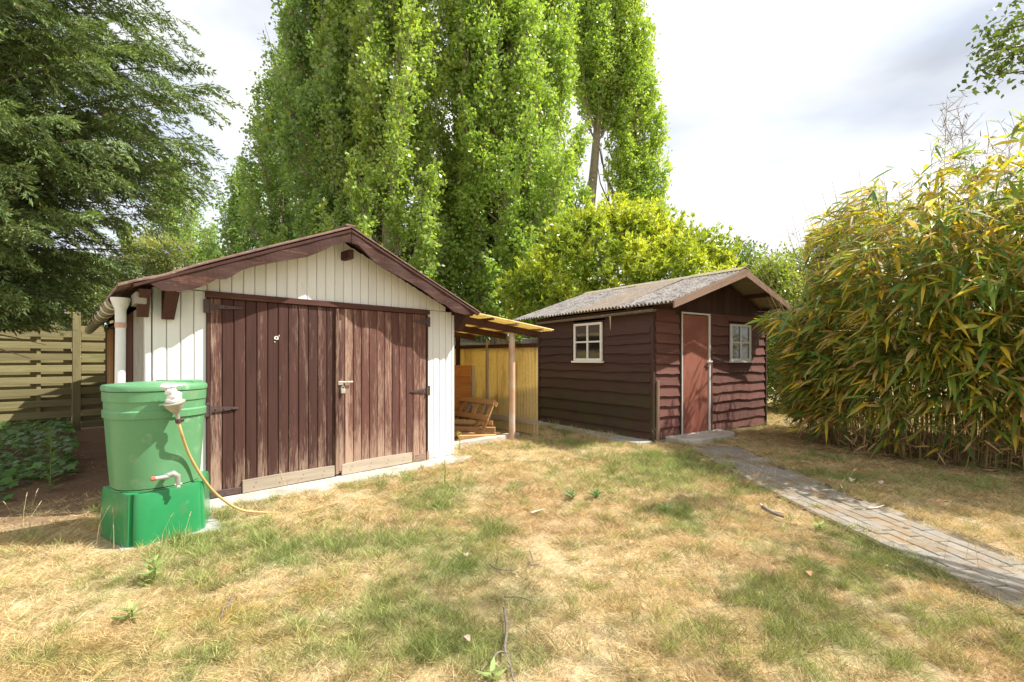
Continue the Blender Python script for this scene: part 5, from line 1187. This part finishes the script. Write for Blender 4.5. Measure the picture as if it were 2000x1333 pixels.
def gn_scatter(obj):
    ng = bpy.data.node_groups.new('scatter', 'GeometryNodeTree'); ng.interface.new_socket('Geometry', in_out='INPUT', socket_type='NodeSocketGeometry'); ng.interface.new_socket('Geometry', in_out='OUTPUT', socket_type='NodeSocketGeometry')
    gi = ng.nodes.new('NodeGroupInput'); go = ng.nodes.new('NodeGroupOutput'); iop = ng.nodes.new('GeometryNodeInstanceOnPoints'); ci = ng.nodes.new('GeometryNodeCollectionInfo')
    ci.inputs['Collection'].default_value = tc_; ci.inputs['Separate Children'].default_value = True; ci.inputs['Reset Children'].default_value = True; iop.inputs['Pick Instance'].default_value = True
    def na(n, t): a = ng.nodes.new('GeometryNodeInputNamedAttribute'); a.data_type = t; a.inputs['Name'].default_value = n; return a.outputs['Attribute']
    L = ng.links.new; L(gi.outputs[0], iop.inputs['Points']); L(ci.outputs[0], iop.inputs['Instance']); L(na('vi', 'INT'), iop.inputs['Instance Index']); L(na('rot', 'FLOAT_VECTOR'), iop.inputs['Rotation']); L(na('sc', 'FLOAT_VECTOR'), iop.inputs['Scale']); L(iop.outputs[0], go.inputs[0])
    obj.modifiers.new('scatter', 'NODES').node_group = ng
def grass():
    X = []; Y = []; SC = []
    for (y0, y1, den, sc) in ((1.3, 3.0, 640, .85), (3.0, 4.5, 460, .95), (4.5, 6.5, 290, 1.1), (6.5, 9.5, 170, 1.3), (9.5, 14, 70, 1.6)):
        w = 1.12*y1+.6; n = int(den*2*w*(y1-y0)); x = NP.uniform(-w, w, n); y = NP.uniform(y0, y1, n); k = np.abs(x) < 1.12*y+.6; X.append(x[k]); Y.append(y[k]); SC.append(np.full(k.sum(), sc))
    x = np.concatenate(X); y = np.concatenate(Y); sc = np.concatenate(SC); c, g = lawncol(x, y); so_ = soilness(x, y)
    bare = fbm(x, y, .35, 31); keep = (NP.random(len(x)) > so_*1.02) & (NP.random(len(x)) > np.clip((bare-.62)*6, 0, .7)*(1-g))
    fpv = np.array([footprint(a, b_, -.035) for a, b_ in zip(x, y)]); ok = keep & ((fpv == 0) | ((fpv == 5) & (NP.random(len(x)) < .06+.6*np.clip(1-np.minimum(np.abs(x-PX0-.03), np.abs(x-PX1+.03))/.13, 0, 1))) | ((fpv == 1) & (NP.random(len(x)) < .0)))
    u_, v_ = x-BC.x, y-BC.y; ok &= ~((np.abs(u_*.702+v_*.712) < .40) & (np.abs(u_*.712-v_*.702) < .33))
    fo = (x-F0.x)*FN.x+(y-F0.y)*FN.y; ok &= (fo > .1)
    x, y, sc, c, g, so_ = x[ok], y[ok], sc[ok], c[ok], g[ok], so_[ok]; n = len(x)
    isg = NP.random(n) < np.clip(g*.85*(.45+1.1*fbm(x, y, .1, 77))+.05, 0, 1); vi = np.where(isg, NP.integers(5, 9, n), NP.integers(0, 5, n))
    dry = np.array([.68, .53, .31]); col = np.where(isg[:, None], np.array([.27, .32, .105])*NP.uniform(.75, 1.5, (n, 1))*.8+c*.2, c*.75+dry*.25)
    gm = NP.random(n) < .10; col[gm & ~isg] = np.array([.24, .23, .08]); col = col*NP.uniform(.8, 1.2, (n, 1))
    hgt = NP.uniform(.55, 1.25, n)*(.45+1.1*fbm(x, y, .22, 41)); hgt[isg] *= 1.15
    z = np.clip((fbm(x, y, .8, 4)-.5)*.055+(fbm(x, y, .2, 6)-.5)*.02, -.02, .03)
    flow = vnoise(x, y, .8, 61)*6.28; til = NP.uniform(0, .35, n); rot = np.stack([til*np.cos(flow), til*np.sin(flow), NP.uniform(0, 6.28, n)], 1)
    me = bpy.data.meshes.new('lawn_grass'); me.vertices.add(n); me.vertices.foreach_set('co', np.stack([x, y, z], 1).astype(np.float32).ravel())
    def A(nm, t, key, d): a = me.attributes.new(nm, t, 'POINT'); a.data.foreach_set(key, d.ravel())
    A('vi', 'INT', 'value', vi.astype(np.int32)); A('rot', 'FLOAT_VECTOR', 'vector', rot.astype(np.float32)); A('sc', 'FLOAT_VECTOR', 'vector', np.stack([sc, sc, sc*hgt], 1).astype(np.float32))
    A('tint', 'FLOAT_COLOR', 'color', np.concatenate([np.clip(col, 0, 1), np.ones((n, 1))], 1).astype(np.float32))
    o = link('lawn_grass', me, None); gn_scatter(o); tag(o, 'half-dry lawn of straw-coloured and green grass before the sheds', 'grass', None, 'stuff'); print('tufts', n)
grass()
